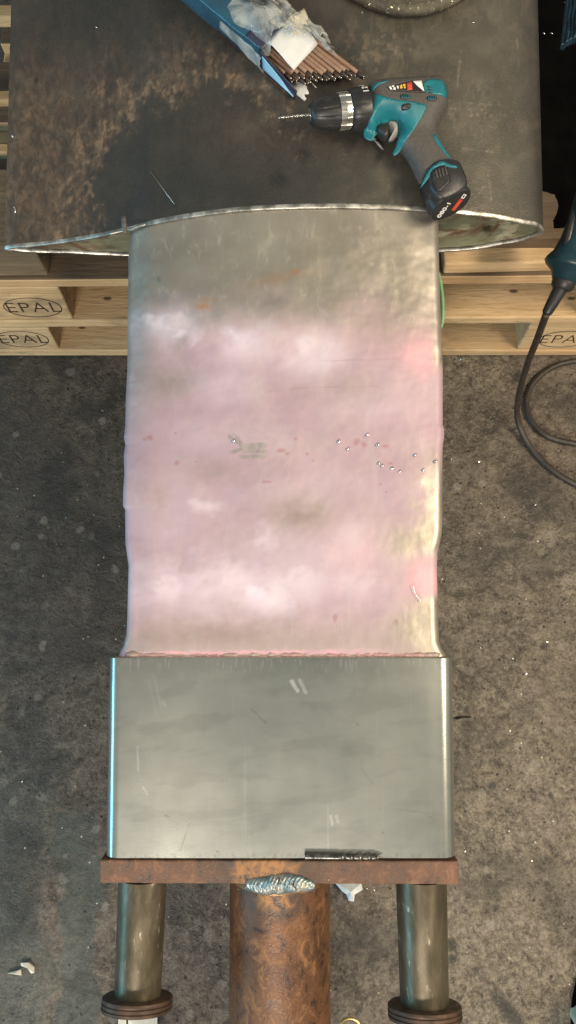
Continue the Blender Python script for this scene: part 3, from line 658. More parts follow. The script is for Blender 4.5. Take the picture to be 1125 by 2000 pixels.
# central pipe
PW = -.072; ca = uv(547, 1735, PW); rp = .0665
pstart = SP(ca[0], a0[1]-TK+.001, PW); axv = (SP(0, -1, 0)-SP(0, 0, 0)).normalized()
bm = bmesh.new(); lathe_bm(bm, [(0, rp), (.02, rp), (.06, rp), (.15, rp), (.40, rp), (.404, rp-.002)], pstart, axv, 96)
pipe = auto(bmobj('pipe', bm, M_rustpipe, stand, smooth=True))
bm = bmesh.new(); lathe_bm(bm, [(.0006, rp+.0004), (.012, rp+.0005), (.016, rp+.0003)], pstart, axv, 96, False)
bmobj('heat_band', bm, M_scorch, pipe, smooth=True)
# weld bead: overlapping ripples
bm = bmesh.new(); ns, nt = 240, 26; rows = []
for i in range(ns):
    f = i/(ns-1); env = max(.02, math.sin(math.pi*min(1, .06+f*.90)))**.5; px = 481+133*f
    row = []
    for j in range(nt):
        t_ = -1+2*j/(nt-1); wob = 1+.10*nz(f*9, t_ > 0, 2, 3)
        py = 1726+3*math.sin(f*7)+3*f+21*env*wob*t_
        hh = max(0, 1-t_*t_)**.6; ph = f*17+1.5*(1-t_*t_)+.5*nz(f*6, 3.3)
        W = TW-.0012+env*hh*(.0082+.0013*nz(f*8, t_*2, 5, 3))+.0011*env*hh*abs(math.sin(math.pi*ph))
        row.append(bm.verts.new(P(px, py, TW)+(SP(0, 0, W-TW)-SP(0, 0, 0))))
    rows.append(row)
for a, b in zip(rows, rows[1:]):
    for k in range(nt-1): bm.faces.new((a[k], b[k], b[k+1], a[k+1]))
for fc in bm.faces: fc.normal_update()
for i in range(70):
    a_ = random.uniform(0, 6.28); d_ = abs(random.gauss(0, 1)); px = 545+d_*52*math.cos(a_); py = 1724+d_*13*math.sin(a_)
    if py > 1752 or py < 1686: continue
    c0_ = P(px, py, TW+.0004); r_s = random.uniform(.0005, .0013)
    nb0 = len(bm.verts); res = bmesh.ops.create_icosphere(bm, subdivisions=1, radius=r_s); bmesh.ops.translate(bm, verts=res['verts'], vec=c0_)
bmobj('weld_bead', bm, M_weld, pipe, smooth=True)
def pin(px0, px1, r0, r1, py1):
    W0 = -r0-.0045; a = P(px0, 1712, W0); b = P(px1, py1, W0+.012); ax = (b-a).normalized(); L = (b-a).length
    bm = bmesh.new(); prof = [(0, r0)]+[(L*k, r0+(r1-r0)*k) for k in (.1, .3, .5, .7, .9, 1)]
    lathe_bm(bm, prof, a, ax, 64); o = bmobj('round_bar', bm, M_pin, stand, smooth=True); auto(o)
    wx = (ax+Zn_*.20).normalized(); bm = bmesh.new(); R1 = r1*1.53; c0_ = b-wx*.002
    lathe_bm(bm, [(-.0012, R1*.95), (-.0002, R1*.985), (.002, R1), (.0035, R1*.99), (.0045, R1*.975), (.0055, R1), (.0085, R1*.995), (.0095, R1*.975), (.0105, R1), (.014, R1*.985), (.0145, R1*.9)], c0_, wx, 72)
    auto(bmobj('washer', bm, M_flange, o, smooth=True))
Zn_ = SP(0, 0, 1)-SP(0, 0, 0)
pin(279, 268.5, .0308, .0288, 1950)
pin(822.5, 829, .0325, .0302, 1966)
# ================================================================== loose twist drill on the bar
def twist_bm(bm, a, b, r, turns, shank, dark=True, n=24, tip=.12):
    a = Vector(a); b = Vector(b); L = (b-a).length; ax = (b-a).normalized(); e = ax.cross(Vector((0, 0, 1))).normalized(); g = ax.cross(e)
    N_ = 110; rows = []
    for i in range(N_+1):
        f = i/N_; tw = 0 if f < shank else 2*math.pi*turns*(f-shank)/(1-shank)
        rr = r*(1-ss(1-tip, 1, f)*.92); fl = ss(shank, shank+.05, f)
        row = []
        for k in range(n):
            ph = 2*math.pi*k/n; x = abs(math.cos(ph-tw)); cut = ss(.62, .95, x)*.60*fl
            q = rr*(1-cut); row.append(bm.verts.new(a+ax*L*f+(e*math.cos(ph)+g*math.sin(ph))*q))
        rows.append(row)
    for p, q in zip(rows, rows[1:]):
        for k in range(n): bm.faces.new((p[k], p[(k+1) % n], q[(k+1) % n], q[k]))
    bm.faces.new(rows[0][::-1]); bm.faces.new(rows[-1])
bm = bmesh.new(); twist_bm(bm, P(595, 1672.5, .0040), P(749, 1675, .0040), .0036, 2.6, .42)
tag(bmobj('drill_bit', bm, M_bitdark, smooth=True), 'loose dark twist drill lying along the seam between box and rusty bar', 'drill bit')

# ================================================================== things on the shell: cordless drill
DU = uv(740, 300, .02)
def cr2(cx, cy): return 530+cx/2.8125, 130+cy/2.8125
dl = empty('cordless_drill', tuple(SP(DU[0], DU[1], shell_top(DU[0]))), 'teal and dark grey cordless drill lying on its side on the shell', 'cordless drill')
uA, uB = .075, .27; wA, wB = shell_top(uA), shell_top(uB)
def dW(U): return wA+(wB-wA)*(U-uA)/(uB-uA)+.004
MID = .027
def uvc(cx, cy, h=MID):
    px, py = cr2(cx, cy); W = -.01
    for _ in range(3): u, v = uv(px, py, W+h); W = dW(u)
    return u, v
def poly_uv(pts, h=MID): return [uvc(x, y, h) for x, y in pts]
def densify(pl, step, closed=True):
    out = []
    for i in range(len(pl)):
        a, b = pl[i], pl[(i+1) % len(pl)]; n_ = max(1, int(math.hypot(a[0]-b[0], a[1]-b[1])/step))
        for k in range(n_): out.append((a[0]+(b[0]-a[0])*k/n_, a[1]+(b[1]-a[1])*k/n_))
    return out
def smooth_poly(pl, it=2):
    for _ in range(it):
        q = []
        for i in range(len(pl)):
            a, b = pl[i], pl[(i+1) % len(pl)]
            q += [(.75*a[0]+.25*b[0], .75*a[1]+.25*b[1]), (.25*a[0]+.75*b[0], .25*a[1]+.75*b[1])]
        pl = q
    return pl
def inside(pt, pl):
    x, y = pt; r = False; j = len(pl)-1
    for i in range(len(pl)):
        if (pl[i][1] > y) != (pl[j][1] > y) and x < (pl[j][0]-pl[i][0])*(y-pl[i][1])/(pl[j][1]-pl[i][1])+pl[i][0]: r = not r
        j = i
    return r
def dist_poly(pt, A, B):
    P_ = np.asarray(pt); d = B-A; t = np.clip(((P_-A)*d).sum(1)/np.maximum((d*d).sum(1), 1e-12), 0, 1)
    return float(np.sqrt((((A+d*t[:, None])-P_)**2).sum(1)).min())
class Pillow:
    def __init__(s, pl, half, rad, step=.0022):
        s.pl = densify(smooth_poly(pl, 2), step); s.A = np.array(s.pl); s.B = np.roll(s.A, -1, 0); s.half = half; s.rad = rad; s.step = step
    def h(s, pt):
        if not inside(pt, s.pl): return 0.
        d = min(1, dist_poly(pt, s.A, s.B)/s.rad); hf = s.half(pt) if callable(s.half) else s.half
        return hf*math.sqrt(max(0, 1-(1-d)**2.4))
def fill(pl, step):
    xs_ = [p[0] for p in pl]; ys_ = [p[1] for p in pl]; pts = list(pl); A = np.array(pl); B = np.roll(A, -1, 0)
    y = min(ys_)
    while y < max(ys_):
        x = min(xs_)
        while x < max(xs_):
            q = (x+random.uniform(-.1, .1)*step, y+random.uniform(-.1, .1)*step)
            if inside(q, pl) and dist_poly(q, A, B) > step*.5: pts.append(q)
            x += step
        y += step
    n_ = len(pl); r = delaunay_2d_cdt([Vector(p) for p in pts], [], [list(range(n_))], 1, 1e-7)
    return [tuple(v) for v in r[0]], r[2]
def pillow_obj(name, pw, m, parent, mid=MID):
    vs2, fs2 = fill(pw.pl, pw.step*1.15); bm = bmesh.new(); top = []; bot = []
    for q in vs2:
        h = pw.h(q); edge = h < 1e-6
        a = bm.verts.new(SP(q[0], q[1], dW(q[0])+mid+h)); top.append(a)
        bot.append(a if edge else bm.verts.new(SP(q[0], q[1], dW(q[0])+mid-h)))
    for f in fs2:
        try: bm.faces.new([top[i] for i in f])
        except ValueError: pass
        try: bm.faces.new([bot[i] for i in f][::-1])
        except ValueError: pass
    return bmobj(name, bm, m, parent, smooth=True)
def patch_obj(name, pts, pw, m, parent, lift=.0009, mid=MID, sm=1, step=.0022, thick=.002, raw=False, hoff=.020):
    pl = pts if raw else poly_uv(pts, mid+hoff)
    pl = densify(smooth_poly(pl, sm), step); vs2, fs2 = fill(pl, step*1.15); n_ = len(pl); bm = bmesh.new()
    hs = [max(pw.h(q), .0) for q in vs2]
    top = [bm.verts.new(SP(q[0], q[1], dW(q[0])+mid+h+lift)) for q, h in zip(vs2, hs)]
    for f in fs2:
        try: bm.faces.new([top[i] for i in f])
        except ValueError: pass
    bmesh.ops.recalc_face_normals(bm, faces=bm.faces)
    nrm = SP(0, 0, 1)-SP(0, 0, 0)
    if sum(f.normal.dot(nrm)*f.calc_area() for f in bm.faces) < 0: bmesh.ops.reverse_faces(bm, faces=bm.faces)
    o = bmobj(name, bm, m, parent, smooth=True, recalc=False)
    md = o.modifiers.new('skin', 'SOLIDIFY'); md.thickness = thick; md.offset = -1
    return o
HEAD = [(520, 118), (600, 97), (700, 91), (800, 83), (900, 78), (932, 88), (960, 115), (971, 160), (973, 210), (965, 250), (940, 290), (915, 325), (905, 360), (930, 400), (960, 450), (990, 500), (1012, 540), (1000, 590), (960, 640), (880, 660), (835, 640), (812, 640), (790, 598), (765, 540), (730, 480), (692, 446), (678, 430), (700, 385), (706, 350), (692, 322), (660, 312), (600, 316), (578, 330), (570, 362), (540, 357), (513, 337), (511, 300), (524, 250), (528, 200), (523, 150)]
def hhalf(pt):
    # head thicker than handle; v falls along the handle
    v_head = uvc(700, 300)[1]; return .0175+.0085*ss(v_head-.02, v_head+.015, pt[1])
body = Pillow(poly_uv(HEAD), hhalf, .019)
bo = pillow_obj('housing', body, M_grip, dl)
TEAL = [(514, 335), (545, 356), (570, 360), (578, 330), (605, 314), (660, 310), (696, 322), (708, 350), (702, 385), (680, 425), (684, 442), (700, 440), (735, 405), (790, 335), (848, 250), (850, 230), (825, 219), (760, 208), (690, 200), (620, 185), (565, 160), (540, 146), (575, 117), (640, 97), (640, 93), (580, 100), (520, 118), (529, 160), (530, 210), (520, 280)]
tp = patch_obj('teal_casing', TEAL, body, M_teal, dl)
patch_obj('rear_casing', [(826, 95), (900, 84), (940, 94), (958, 118), (966, 160), (966, 178), (905, 172), (838, 164)], body, M_teal, dl)
patch_obj('grip_stripe', [(892, 362), (905, 366), (938, 418), (992, 500), (984, 502), (930, 438), (897, 392)], body, M_teal, dl)
lb = patch_obj('sticker', [(632, 132), (700, 115), (770, 98), (820, 96), (836, 160), (740, 157), (662, 152)], body, M_lblack, dl, .0012, sm=0)
patch_obj('print_panel', [(773, 101), (818, 98), (834, 157), (800, 130)], body, M_white, lb, .0019, sm=0, thick=.0006)
patch_obj('print_panel', [(738, 112), (765, 104), (770, 148), (742, 150)], body, M_red, lb, .0019, sm=0, thick=.0006)
for q in ([(640, 132), (652, 128), (660, 147), (650, 147)], [(656, 126), (668, 124), (672, 130), (662, 134)], [(664, 136), (676, 134), (679, 147), (668, 149)], [(682, 128), (692, 125), (696, 140), (688, 142)]):
    patch_obj('print_mark', q, body, M_white, lb, .0019, sm=0, step=.0012, thick=.0006)
for q in ([(700, 125), (712, 118), (716, 140), (704, 142)], [(716, 118), (730, 116), (732, 126), (720, 130)], [(722, 130), (731, 128), (733, 140), (724, 141)]):
    patch_obj('print_mark', q, body, M_yellow, lb, .0019, sm=0, step=.0012, thick=.0006)
for gx, gy, mm in ((704, 172, M_black), (850, 180, M_black)):
    fr_ = patch_obj('vent', [(gx-3, gy-1), (gx+52, gy+2), (gx+50, gy+26), (gx+5, gy+24)], body, M_black, dl, .0011, sm=1)
    for k in range(4):
        x = gx+5+11.5*k; patch_obj('vent_bar', [(x, gy+3), (x+5, gy+3), (x+7, gy+21), (x+2, gy+21)], body, M_teal, fr_, .0018, sm=0, step=.0012, thick=.001)
for k in range(3):
    y = 125+16*k; patch_obj('rear_slot', [(848+3*k, y), (868+5*k, y+6), (884, y+12), (850+3*k, y+9)], body, M_black, dl, .0014, sm=1, step=.0014, thick=.001)
patch_obj('direction_button', [(708, 232), (722, 222), (758, 222), (764, 232), (756, 249), (716, 250)], body, M_black, dl, .0028, sm=2, thick=.004)
# trigger
tr = Pillow(poly_uv([(572, 335), (600, 322), (640, 325), (655, 350), (650, 395), (628, 415), (600, 392), (576, 368)]), .010, .007, .0018)
pillow_obj('trigger', tr, M_black, dl)
tg = Pillow(poly_uv([(625, 318), (668, 314), (694, 330), (700, 358), (690, 388), (662, 405), (640, 412), (655, 380), (656, 350)]), .0125, .006, .0018)
pillow_obj('trigger_guard', tg, M_clip, dl)
cl_ = Pillow(poly_uv([(520, 348), (536, 356), (600, 425), (622, 462), (606, 456), (560, 402)], .008), .0015, .003, .0018)
pillow_obj('belt_clip', cl_, M_clip, dl, .008)
# battery
BAT = [(822, 655), (855, 610), (885, 565), (930, 552), (985, 552), (1025, 566), (1045, 610), (1066, 664), (1066, 700), (1040, 735), (995, 765), (950, 785), (915, 790), (890, 770), (858, 725)]
BAT = [(x-4, y-6) for x, y in BAT]
bt = Pillow(poly_uv(BAT), .0225, .0085); 
# battery as an extruded block with rounded rims so that its end face shows
pl = densify(smooth_poly(poly_uv(BAT), 2), .0022); cx0 = sum(p[0] for p in pl)/len(pl); cy0 = sum(p[1] for p in pl)/len(pl)
bm = bmesh.new(); rows = []
for h, k in ((-.0225, .80), (-.0215, .90), (-.018, .97), (-.012, 1), (.010, 1), (.017, .97), (.0215, .90), (.0232, .80)):
    rows.append([bm.verts.new(SP(cx0+(x-cx0)*k, cy0+(y-cy0)*k, dW(x)+MID+h)) for x, y in pl])
for a, b in zip(rows, rows[1:]):
    for k in range(len(pl)): bm.faces.new((a[k], a[(k+1) % len(pl)], b[(k+1) % len(pl)], b[k]))
bm.faces.new(rows[0][::-1]); bm.faces.new(rows[-1])
bat = bmobj('battery', bm, M_black, dl, smooth=True)
flat = Pillow(poly_uv([(400, 300), (1300, 300), (1300, 1000), (400, 1000)]), .0232, .001, .01)
COLLAR = [(818, 668), (845, 605), (872, 560), (925, 526), (955, 532), (975, 545), (1018, 552), (1022, 566), (975, 562), (935, 548), (900, 562), (878, 598), (855, 630), (826, 664)]
patch_obj('battery_collar', COLLAR, flat, M_teal, bat, .0006, sm=2, thick=.006)
bc = patch_obj('release_button', [(876, 592), (900, 572), (958, 560), (985, 640), (952, 668), (918, 706), (885, 650)], flat, M_black, bat, .0030, sm=1, thick=.004)
for k in range(4):
    x = 893+17*k; y = 585-6*k
    patch_obj('grip_ridge', [(x, y), (x+7, y-2), (x+17, y+40), (x+10, y+43)], flat, M_grip, bc, .0042, sm=0, step=.002, thick=.001)
# chuck, clutch ring, bit
ax0 = SP(*uvc(200, 266), dW(uvc(200, 266)[0])+MID); ax1 = SP(*uvc(540, 232), dW(uvc(540, 232)[0])+MID); axd = (ax1-ax0).normalized(); mm = (ax1-ax0).length/342
def dd_(cx): return (cx-200)*mm
def rr_(c): return c*mm
bm = bmesh.new(); lathe_bm(bm, [(dd_(203), rr_(20)), (dd_(206), rr_(33)), (dd_(222), rr_(36)), (dd_(224), rr_(30))], ax0, axd, 32); auto(bmobj('chuck_nose', bm, M_chrome, dl, smooth=True))
bm = bmesh.new(); lathe_bm(bm, [(dd_(208), rr_(38)), (dd_(216), rr_(52)), (dd_(232), rr_(66)), (dd_(262), rr_(76)), (dd_(300), rr_(83)), (dd_(345), rr_(88)), (dd_(360), rr_(89)), (dd_(362), rr_(80))], ax0, axd, 96)
for v in bm.verts:
    q = v.co-ax0; d = q.dot(axd); rad = q-axd*d; 
    if dd_(235) < d < dd_(350) and rad.length > 1e-5:
        e = axd.cross(Vector((0, 0, 1))).normalized(); g = axd.cross(e); ph = math.atan2(rad.dot(g), rad.dot(e))
        v.co -= rad*(.055*ss(.75, .95, math.cos(ph*12)))
auto(bmobj('chuck', bm, M_black, dl, smooth=True), 50)
bm = bmesh.new(); lathe_bm(bm, [(dd_(361), rr_(82)), (dd_(362), rr_(92)), (dd_(392), rr_(94)), (dd_(393), rr_(91)), (dd_(397), rr_(91)), (dd_(398), rr_(94)), (dd_(424), rr_(92)), (dd_(426), rr_(80))], ax0, axd, 120)
for v in bm.verts:
    q = v.co-ax0; d = q.dot(axd); rad = q-axd*d; e = axd.cross(Vector((0, 0, 1))).normalized(); g = axd.cross(e); ph = math.atan2(rad.dot(g), rad.dot(e))
    v.co -= rad*(.05*ss(.80, .95, math.cos(ph*15)))
auto(bmobj('chuck_ring', bm, M_chrome, dl, smooth=True), 40)
bm = bmesh.new(); lathe_bm(bm, [(dd_(425), rr_(70)), (dd_(428), rr_(96)), (dd_(436), rr_(106)), (dd_(470), rr_(109)), (dd_(505), rr_(110)), (dd_(524), rr_(108)), (dd_(532), rr_(95)), (dd_(560), rr_(90))], ax0, axd, 96)
for v in bm.verts:
    q = v.co-ax0; d = q.dot(axd); rad = q-axd*d; e = axd.cross(Vector((0, 0, 1))).normalized(); g = axd.cross(e); ph = math.atan2(rad.dot(g), rad.dot(e))
    if dd_(430) < d < dd_(480): v.co -= rad*(.035*ss(.85, .97, math.cos(ph*12)))
cr_ = auto(bmobj('clutch_ring', bm, M_black, dl, smooth=True), 50)
e = axd.cross(SP(0, 0, 1)-SP(0, 0, 0)).normalized()   # across the axis, lying in the shell plane
upn = e.cross(axd).normalized()
def text_bm(txt, size, Mx, name, m, parent):
    cu = bpy.data.curves.new('txt', 'FONT'); cu.body = txt; cu.size = size; cu.align_x = 'CENTER'; cu.align_y = 'CENTER'; cu.extrude = .0002; cu.offset = .0001
    ob = bpy.data.objects.new('txt', cu); COL.objects.link(ob); dg = bpy.context.evaluated_depsgraph_get()
    me = bpy.data.meshes.new_from_object(ob.evaluated_get(dg)); bpy.data.objects.remove(ob); me.transform(Mx)
    return link(name, me, m, parent, False)
yv = SP(0, 1, 0)-SP(0, 0, 0)
if e.dot(yv) < 0: e = -e
if upn.dot(SP(0, 0, 1)-SP(0, 0, 0)) < 0: upn = -upn
for ch, aa in (('1', 17), ('2', 33), ('4', 62)):
    rd = upn*math.cos(R(aa))+e*math.sin(R(aa)); tg_ = (e*math.cos(R(aa))-upn*math.sin(R(aa)))
    pos = ax0+axd*dd_(504)+rd*(rr_(110)+.0003)
    X = tg_; Z = rd; Y = Z.cross(X)
    Mx = Matrix.Translation(pos) @ Matrix((X, Y, Z)).transposed().to_4x4()
    text_bm(ch, .0105, Mx, 'number', M_white, cr_)
bm = bmesh.new(); ta = ax0+axd*dd_(206); tb = ax0+axd*dd_(40); twist_bm(bm, ta, tb, .0019, 3.2, .05, n=20, tip=.08)
bmobj('bit', bm, M_bit, dl, smooth=True)
# printing on the battery's end face
i0 = uvc(898, 792); i1 = uvc(1058, 718)
ea = SP(i0[0], i0[1], dW(i0[0])+MID); eb = SP(i1[0], i1[1], dW(i1[0])+MID); X = (eb-ea).normalized(); Zn = SP(0, 0, 1)-SP(0, 0, 0); nrm = X.cross(Zn).normalized()
if nrm.dot(SP(0, -1, 0)-SP(0, 0, 0)) < 0: nrm = -nrm
nrm = (nrm+Zn*.30).normalized(); Ye = nrm.cross(X)
ec = ea.lerp(eb, .5)+nrm*.0035+Zn*.0015
bm = bmesh.new(); rows = []
for k_, o_ in ((.98, -.014), (1.0, -.002), (.97, 0.0), (.90, .0010)):
    rows.append([bm.verts.new(ec+nrm*o_+X*(.0300*k_*(abs(math.cos(a))**.8)*(1 if math.cos(a) > 0 else -1))+Ye*(.0205*k_*(abs(math.sin(a))**.8)*(1 if math.sin(a) > 0 else -1))) for a in [2*math.pi*q/64 for q in range(64)]])
for a, b in zip(rows, rows[1:]):
    for k in range(64): bm.faces.new((a[k], a[(k+1) % 64], b[(k+1) % 64], b[k]))
bm.faces.new(rows[-1]); bm.faces.new(rows[0][::-1])
ep = auto(bmobj('end_plate', bm, M_black, bat, smooth=True), 40)
Xr = (Ye*.80+X*.60).normalized() if Ye.dot(Zn) > 0 else (-Ye*.80+X*.60).normalized(); Yr = nrm.cross(Xr)
def on_face(x, y): return Matrix.Translation(ec+nrm*.0013+X*x+Xr*y) @ Matrix((Xr, Yr, nrm)).transposed().to_4x4()
text_bm('080-1', .0105, on_face(-.0105, -.001), 'number', M_white, bat)
Mx = on_face(.011, -.001)
bm = bmesh.new(); box_bm(bm, (-.011, -.0035, -.0003), (.006, .0035, .0002), 0, Mx); bmobj('red_emblem', bm, M_red, bat)
bm = bmesh.new()
for lo, hi in (((.0075, -.003), (.0135, -.0019)), ((.0075, .0019), (.0135, .003)), ((.0075, -.0019), (.0086, .0019)), ((.0124, -.0019), (.0135, .0019))): box_bm(bm, (*lo, -.0003), (*hi, .0003), 0, Mx)
bmobj('square_mark', bm, M_white, bat)

# ================================================================== electrode packet
e1 = Vector((.757, -.653)); 
c0 = uv(502, 128, .004); c1 = uv(350, 2, .004); dv = (Vector(c0)-Vector(c1)).normalized(); pv = Vector((-dv.y, dv.x))
if pv.x < 0: pv = -pv
CW, CH = .064, .040; base0 = Vector(c0)
def pk(a, b, h): # along (towards mouth), across, height over the shell
    q = base0+dv*a+pv*b; return SP(q.x, q.y, shell_top(base0.x+pv.x*CW/2)+.001+h)
pack = empty('electrode_packet', tuple(pk(-.1, CW/2, 0)), 'opened blue packet of welding electrodes in torn clear film, lying on the shell', 'electrode packet')
def shell_box(name, a0_, a1_, m, inset=0, r=.006):
    """open ended carton sleeve with rounded long edges"""
    pr = []
    for (b, h, s0) in ((r, r, 180), (CW-r, r, 270), (CW-r, CH-r, 0), (r, CH-r, 90)):
        for k in range(5):
            th = R(s0+22.5*k); pr.append((b+(r-inset)*math.cos(th), h+(r-inset)*math.sin(th)))
    return pr
pr = shell_box('', 0, 0, None)
vs = []; NA = 40
for i in range(NA):
    a = -.40+.408*i/(NA-1)
    for b, h in pr:
        j = .0016*nz(a*26, b*40, h*40, 3); vs.append(pk(a, b+j, h+j*.8))
me_f = grid_faces(NA, len(pr), 0, True); off = len(vs)
for a in (.008, -.05):
    for b, h in shell_box('', 0, 0, None, .0014): vs.append(pk(a, b, h))
me_f += [f[::-1] for f in grid_faces(2, len(pr), off, True)][::1]
n = len(pr)
for k in range(n): me_f.append(((NA-1)*n+k, (NA-1)*n+(k+1) % n, off+(k+1) % n, off+k))
mesh('carton', vs, me_f, M_blue, pack)
def sheet(name, f, na, nb, m, parent, th=.0006):
    vs = [f(i/(na-1), j/(nb-1)) for i in range(na) for j in range(nb)]
    o = mesh(name, vs, grid_faces(na, nb), m, parent); md = o.modifiers.new('thick', 'SOLIDIFY'); md.thickness = th; md.offset = 0; return o
# navy end of the carton with its opened flaps
o = sheet('carton_end', lambda u, v: pk(-.018+.030*u, .001+v*(CW-.002), CH+.0016+.0005*nz(u*3, v*3)), 6, 12, M_navy, pack)
fl = sheet('top_flap', lambda u, v: pk(.010+.044*u, .012+v*(CW-.016), CH+.0016-.012*u*u+.002*nz(u*2, v*2)), 10, 12, M_label, pack); fl['label'] = 'folded out flap with white label'
sheet('sticker', lambda u, v: pk(.006+.024*u+.01*v, .040+v*.036*(1-.3*u), CH+.004-.008*u*u+.004*nz(u*3, v*3, 2)), 10, 12, M_cream, pack)
sf = sheet('side_flap', lambda u, v: pk(.006+.064*u, -.0005-.003*u+.004*v*u, .0015+(CH*.9-.022*u)*v+.001), 10, 8, M_navy, pack)
sf2 = sheet('side_label', lambda u, v: pk(.012+.055*u, -.0016-.003*u+.004*v*u+.006*(1-v)*0, .008+(CH*.62-.028*u)*v), 10, 8, M_bluelabel, pack); sf2['label'] = 'pale blue printed side flap'
sheet('bottom_flap', lambda u, v: pk(.006+.074*u, .004+v*(CW-.02)*(1-.3*u), .0016+.001*nz(u*3, v*3)), 10, 10, M_label, pack)
def bagf(u, v):
    a = -.062+.076*u; th = 2*math.pi*(v*.80-.02); b = CW/2+math.cos(th)*(CW*.515+.001+.006*u); h = CH/2+.001+math.sin(th)*(CH*.51+.002+.008*u)
    k = .012*nz(u*2.0, v*4.5, 1.2, 2)*(.15+u); rag = .016*nz(v*9, 2.2, 0, 4)*u
    return pk(a+rag*.6, b+k*math.cos(th), max(.001, h+k*abs(math.sin(th))*1.3))
sheet('clear_bag', bagf, 60, 110, M_film, pack, .0003)
def bag2(u, v):
    a = -.075+.105*u+.03*v; b = CW*.55+v*.042+.008*nz(u*4, v*4, 3); h = CH+.008+.018*nz(u*3, v*3, 5, 2)-.055*max(0, v-.55)*1.0
    return pk(a+.012*nz(u*3, v*8, 7), b, max(.002, h))
sheet('torn_bag_edge', bag2, 60, 50, M_film, pack, .0003)
def bag3(u, v):
    a = .012+.066*u; b = CW-.006+.014*v+.012*u*0; h = (CH+.008)*(1-v*.8)+.010*nz(u*3, v*3, 9, 2)
    return pk(a+.012*nz(u*4, v*5, 4), b+.004*nz(u*6, v*6, 2), max(.002, h))
sheet('bag_side', bag3, 40, 40, M_film, pack, .0003)
def bag4(u, v):
    a = -.13+.135*u; b = CW*.62+v*(.050+.008*nz(u*3, 1.2, 5, 2)); h = CH+.004+.014*nz(u*2.6, v*3, 8, 2)-.034*v*v
    return pk(a+.008*nz(u*3, v*4, 7, 2), b, max(.002, h))
sheet('bag_fold', bag4, 50, 40, M_film, pack, .0003)
# individual electrodes
bm = bmesh.new(); Lr = .26; rw = .0026
lathe_bm(bm, [(0, rw), (Lr-.012, rw), (Lr-.010, rw*.98)], (0, 0, 0), (1, 0, 0), 12)
for f in bm.faces: f.material_index = 0
nf = len(bm.faces); lathe_bm(bm, [(Lr-.010, rw*.96), (Lr-.002, rw*.80), (Lr, rw*.55)], (0, 0, 0), (1, 0, 0), 12)
bm.faces.ensure_lookup_table()
for f in bm.faces[nf:]: f.material_index = 1
nf = len(bm.faces); lathe_bm(bm, [(Lr-.002, rw*.42), (Lr+.001, rw*.42)], (0, 0, 0), (1, 0, 0), 10); bm.faces.ensure_lookup_table()
for f in bm.faces[nf:]: f.material_index = 2
bmesh.ops.recalc_face_normals(bm, faces=bm.faces)
me = bpy.data.meshes.new('welding_electrode'); bm.to_mesh(me); bm.free()
for m in (M_rod, M_rodtip, M_core): me.materials.append(m)
for p in me.polygons: p.use_smooth = True
rng = random.Random(3); cnt = 0
for r_ in range(6):
    for k in range(11):
        b = .0085+.0049*k+(.003 if r_ % 2 else 0); h = .0062+.0050*r_
        if b > CW-.004: continue
        reach = .060+.052*(k/10)**.8+.014*(r_/5)*(k/10)+rng.uniform(-.005, .005)-.004*(5-r_)*.6
        spread = (b-CW/2)*.26+.0065
        a_end = pk(reach, b+spread+rng.uniform(-.0015, .0015), max(.0032, h-.011*(r_/5)+rng.uniform(-.0008, .0008)))
        a_beg = pk(reach-Lr, b-(b-CW/2)*.10, h)
        X = (a_end-a_beg).normalized(); Y = Zn.cross(X).normalized(); Z = X.cross(Y)
        o = bpy.data.objects.new('welding_electrode', me); COL.objects.link(o)
        o.matrix_world = Matrix.Translation(a_end-X*Lr) @ Matrix((X, Y, Z)).transposed().to_4x4()
        tag(o, 'brown coated welding electrode with dark tip, bundled in the open mouth of the packet', 'welding electrode', 'welding electrodes in the packet')
# ================================================================== round disc at the top
cd = uv(795, -148, 0.006); bm = bmesh.new(); RD = .1325; Wd = shell_top(cd[0])
ce = SP(cd[0], cd[1], Wd-.001); prof = [(-.002, RD-.012), (.006, RD-.010), (.008, RD-.001), (.016, RD), (.0195, RD-.002), (.022, RD-.007), (.0205, RD-.011), (.0190, RD-.02), (.0190, .05), (.0190, .012)]
lathe_bm(bm, prof, ce, Zn, 160)
for v in bm.verts:
    q = v.co-ce; k = .0016*nz(q.x*60, q.y*60, q.z*60, 3); v.co += q.normalized()*k
tag(bmobj('cut_disc', bm, M_disc, smooth=True), 'round rough edged steel disc lying flat on the shell at the top', 'disc')
# thin wire and shavings on the shell
bm = bmesh.new(); tube_bm(bm, [P(294, 335, shell_top(-.19)+.002), P(325, 378, shell_top(-.17)+.0022), P(357, 421, shell_top(-.15)+.001)], .00055, 6)
tag(bmobj('wire_bristle', bm, M_shaving, smooth=True), 'single thin straight wire bristle lying on the dark shell near the rim', 'wire')
def curl(name, pts, W, r, label, cat, m=M_shaving):
    bm = bmesh.new(); tube_bm(bm, spline([P(x, y, W if not callable(W) else W(x, y)) for x, y in pts], 5), r, 6); return tag(bmobj(name, bm, m, smooth=True), label, cat)
def wsh(x, y):
    u = uv(x, y, -.05)[0]; return shell_top(u)+.001
curl('metal_shaving', [(27, 404), (30, 410), (29, 416)], wsh, .0009, 'tiny bright curled shaving on the shell near its lower left corner', 'metal shaving')
curl('metal_shaving', [(23, 265), (26, 268)], wsh, .0013, 'tiny bright chip on the left edge of the shell', 'metal shaving')
curl('metal_shaving', [(187, 53), (190, 54)], wsh, .0009, 'tiny bright speck on the dark shell, top left', 'metal shaving')
curl('metal_shaving', [(706, 23), (708, 25)], wsh, .0010, 'tiny bright speck below the round disc', 'metal shaving')
curl('metal_shaving', [(922, 44), (925, 44)], wsh, .0010, 'tiny bright speck right of the round disc', 'metal shaving')
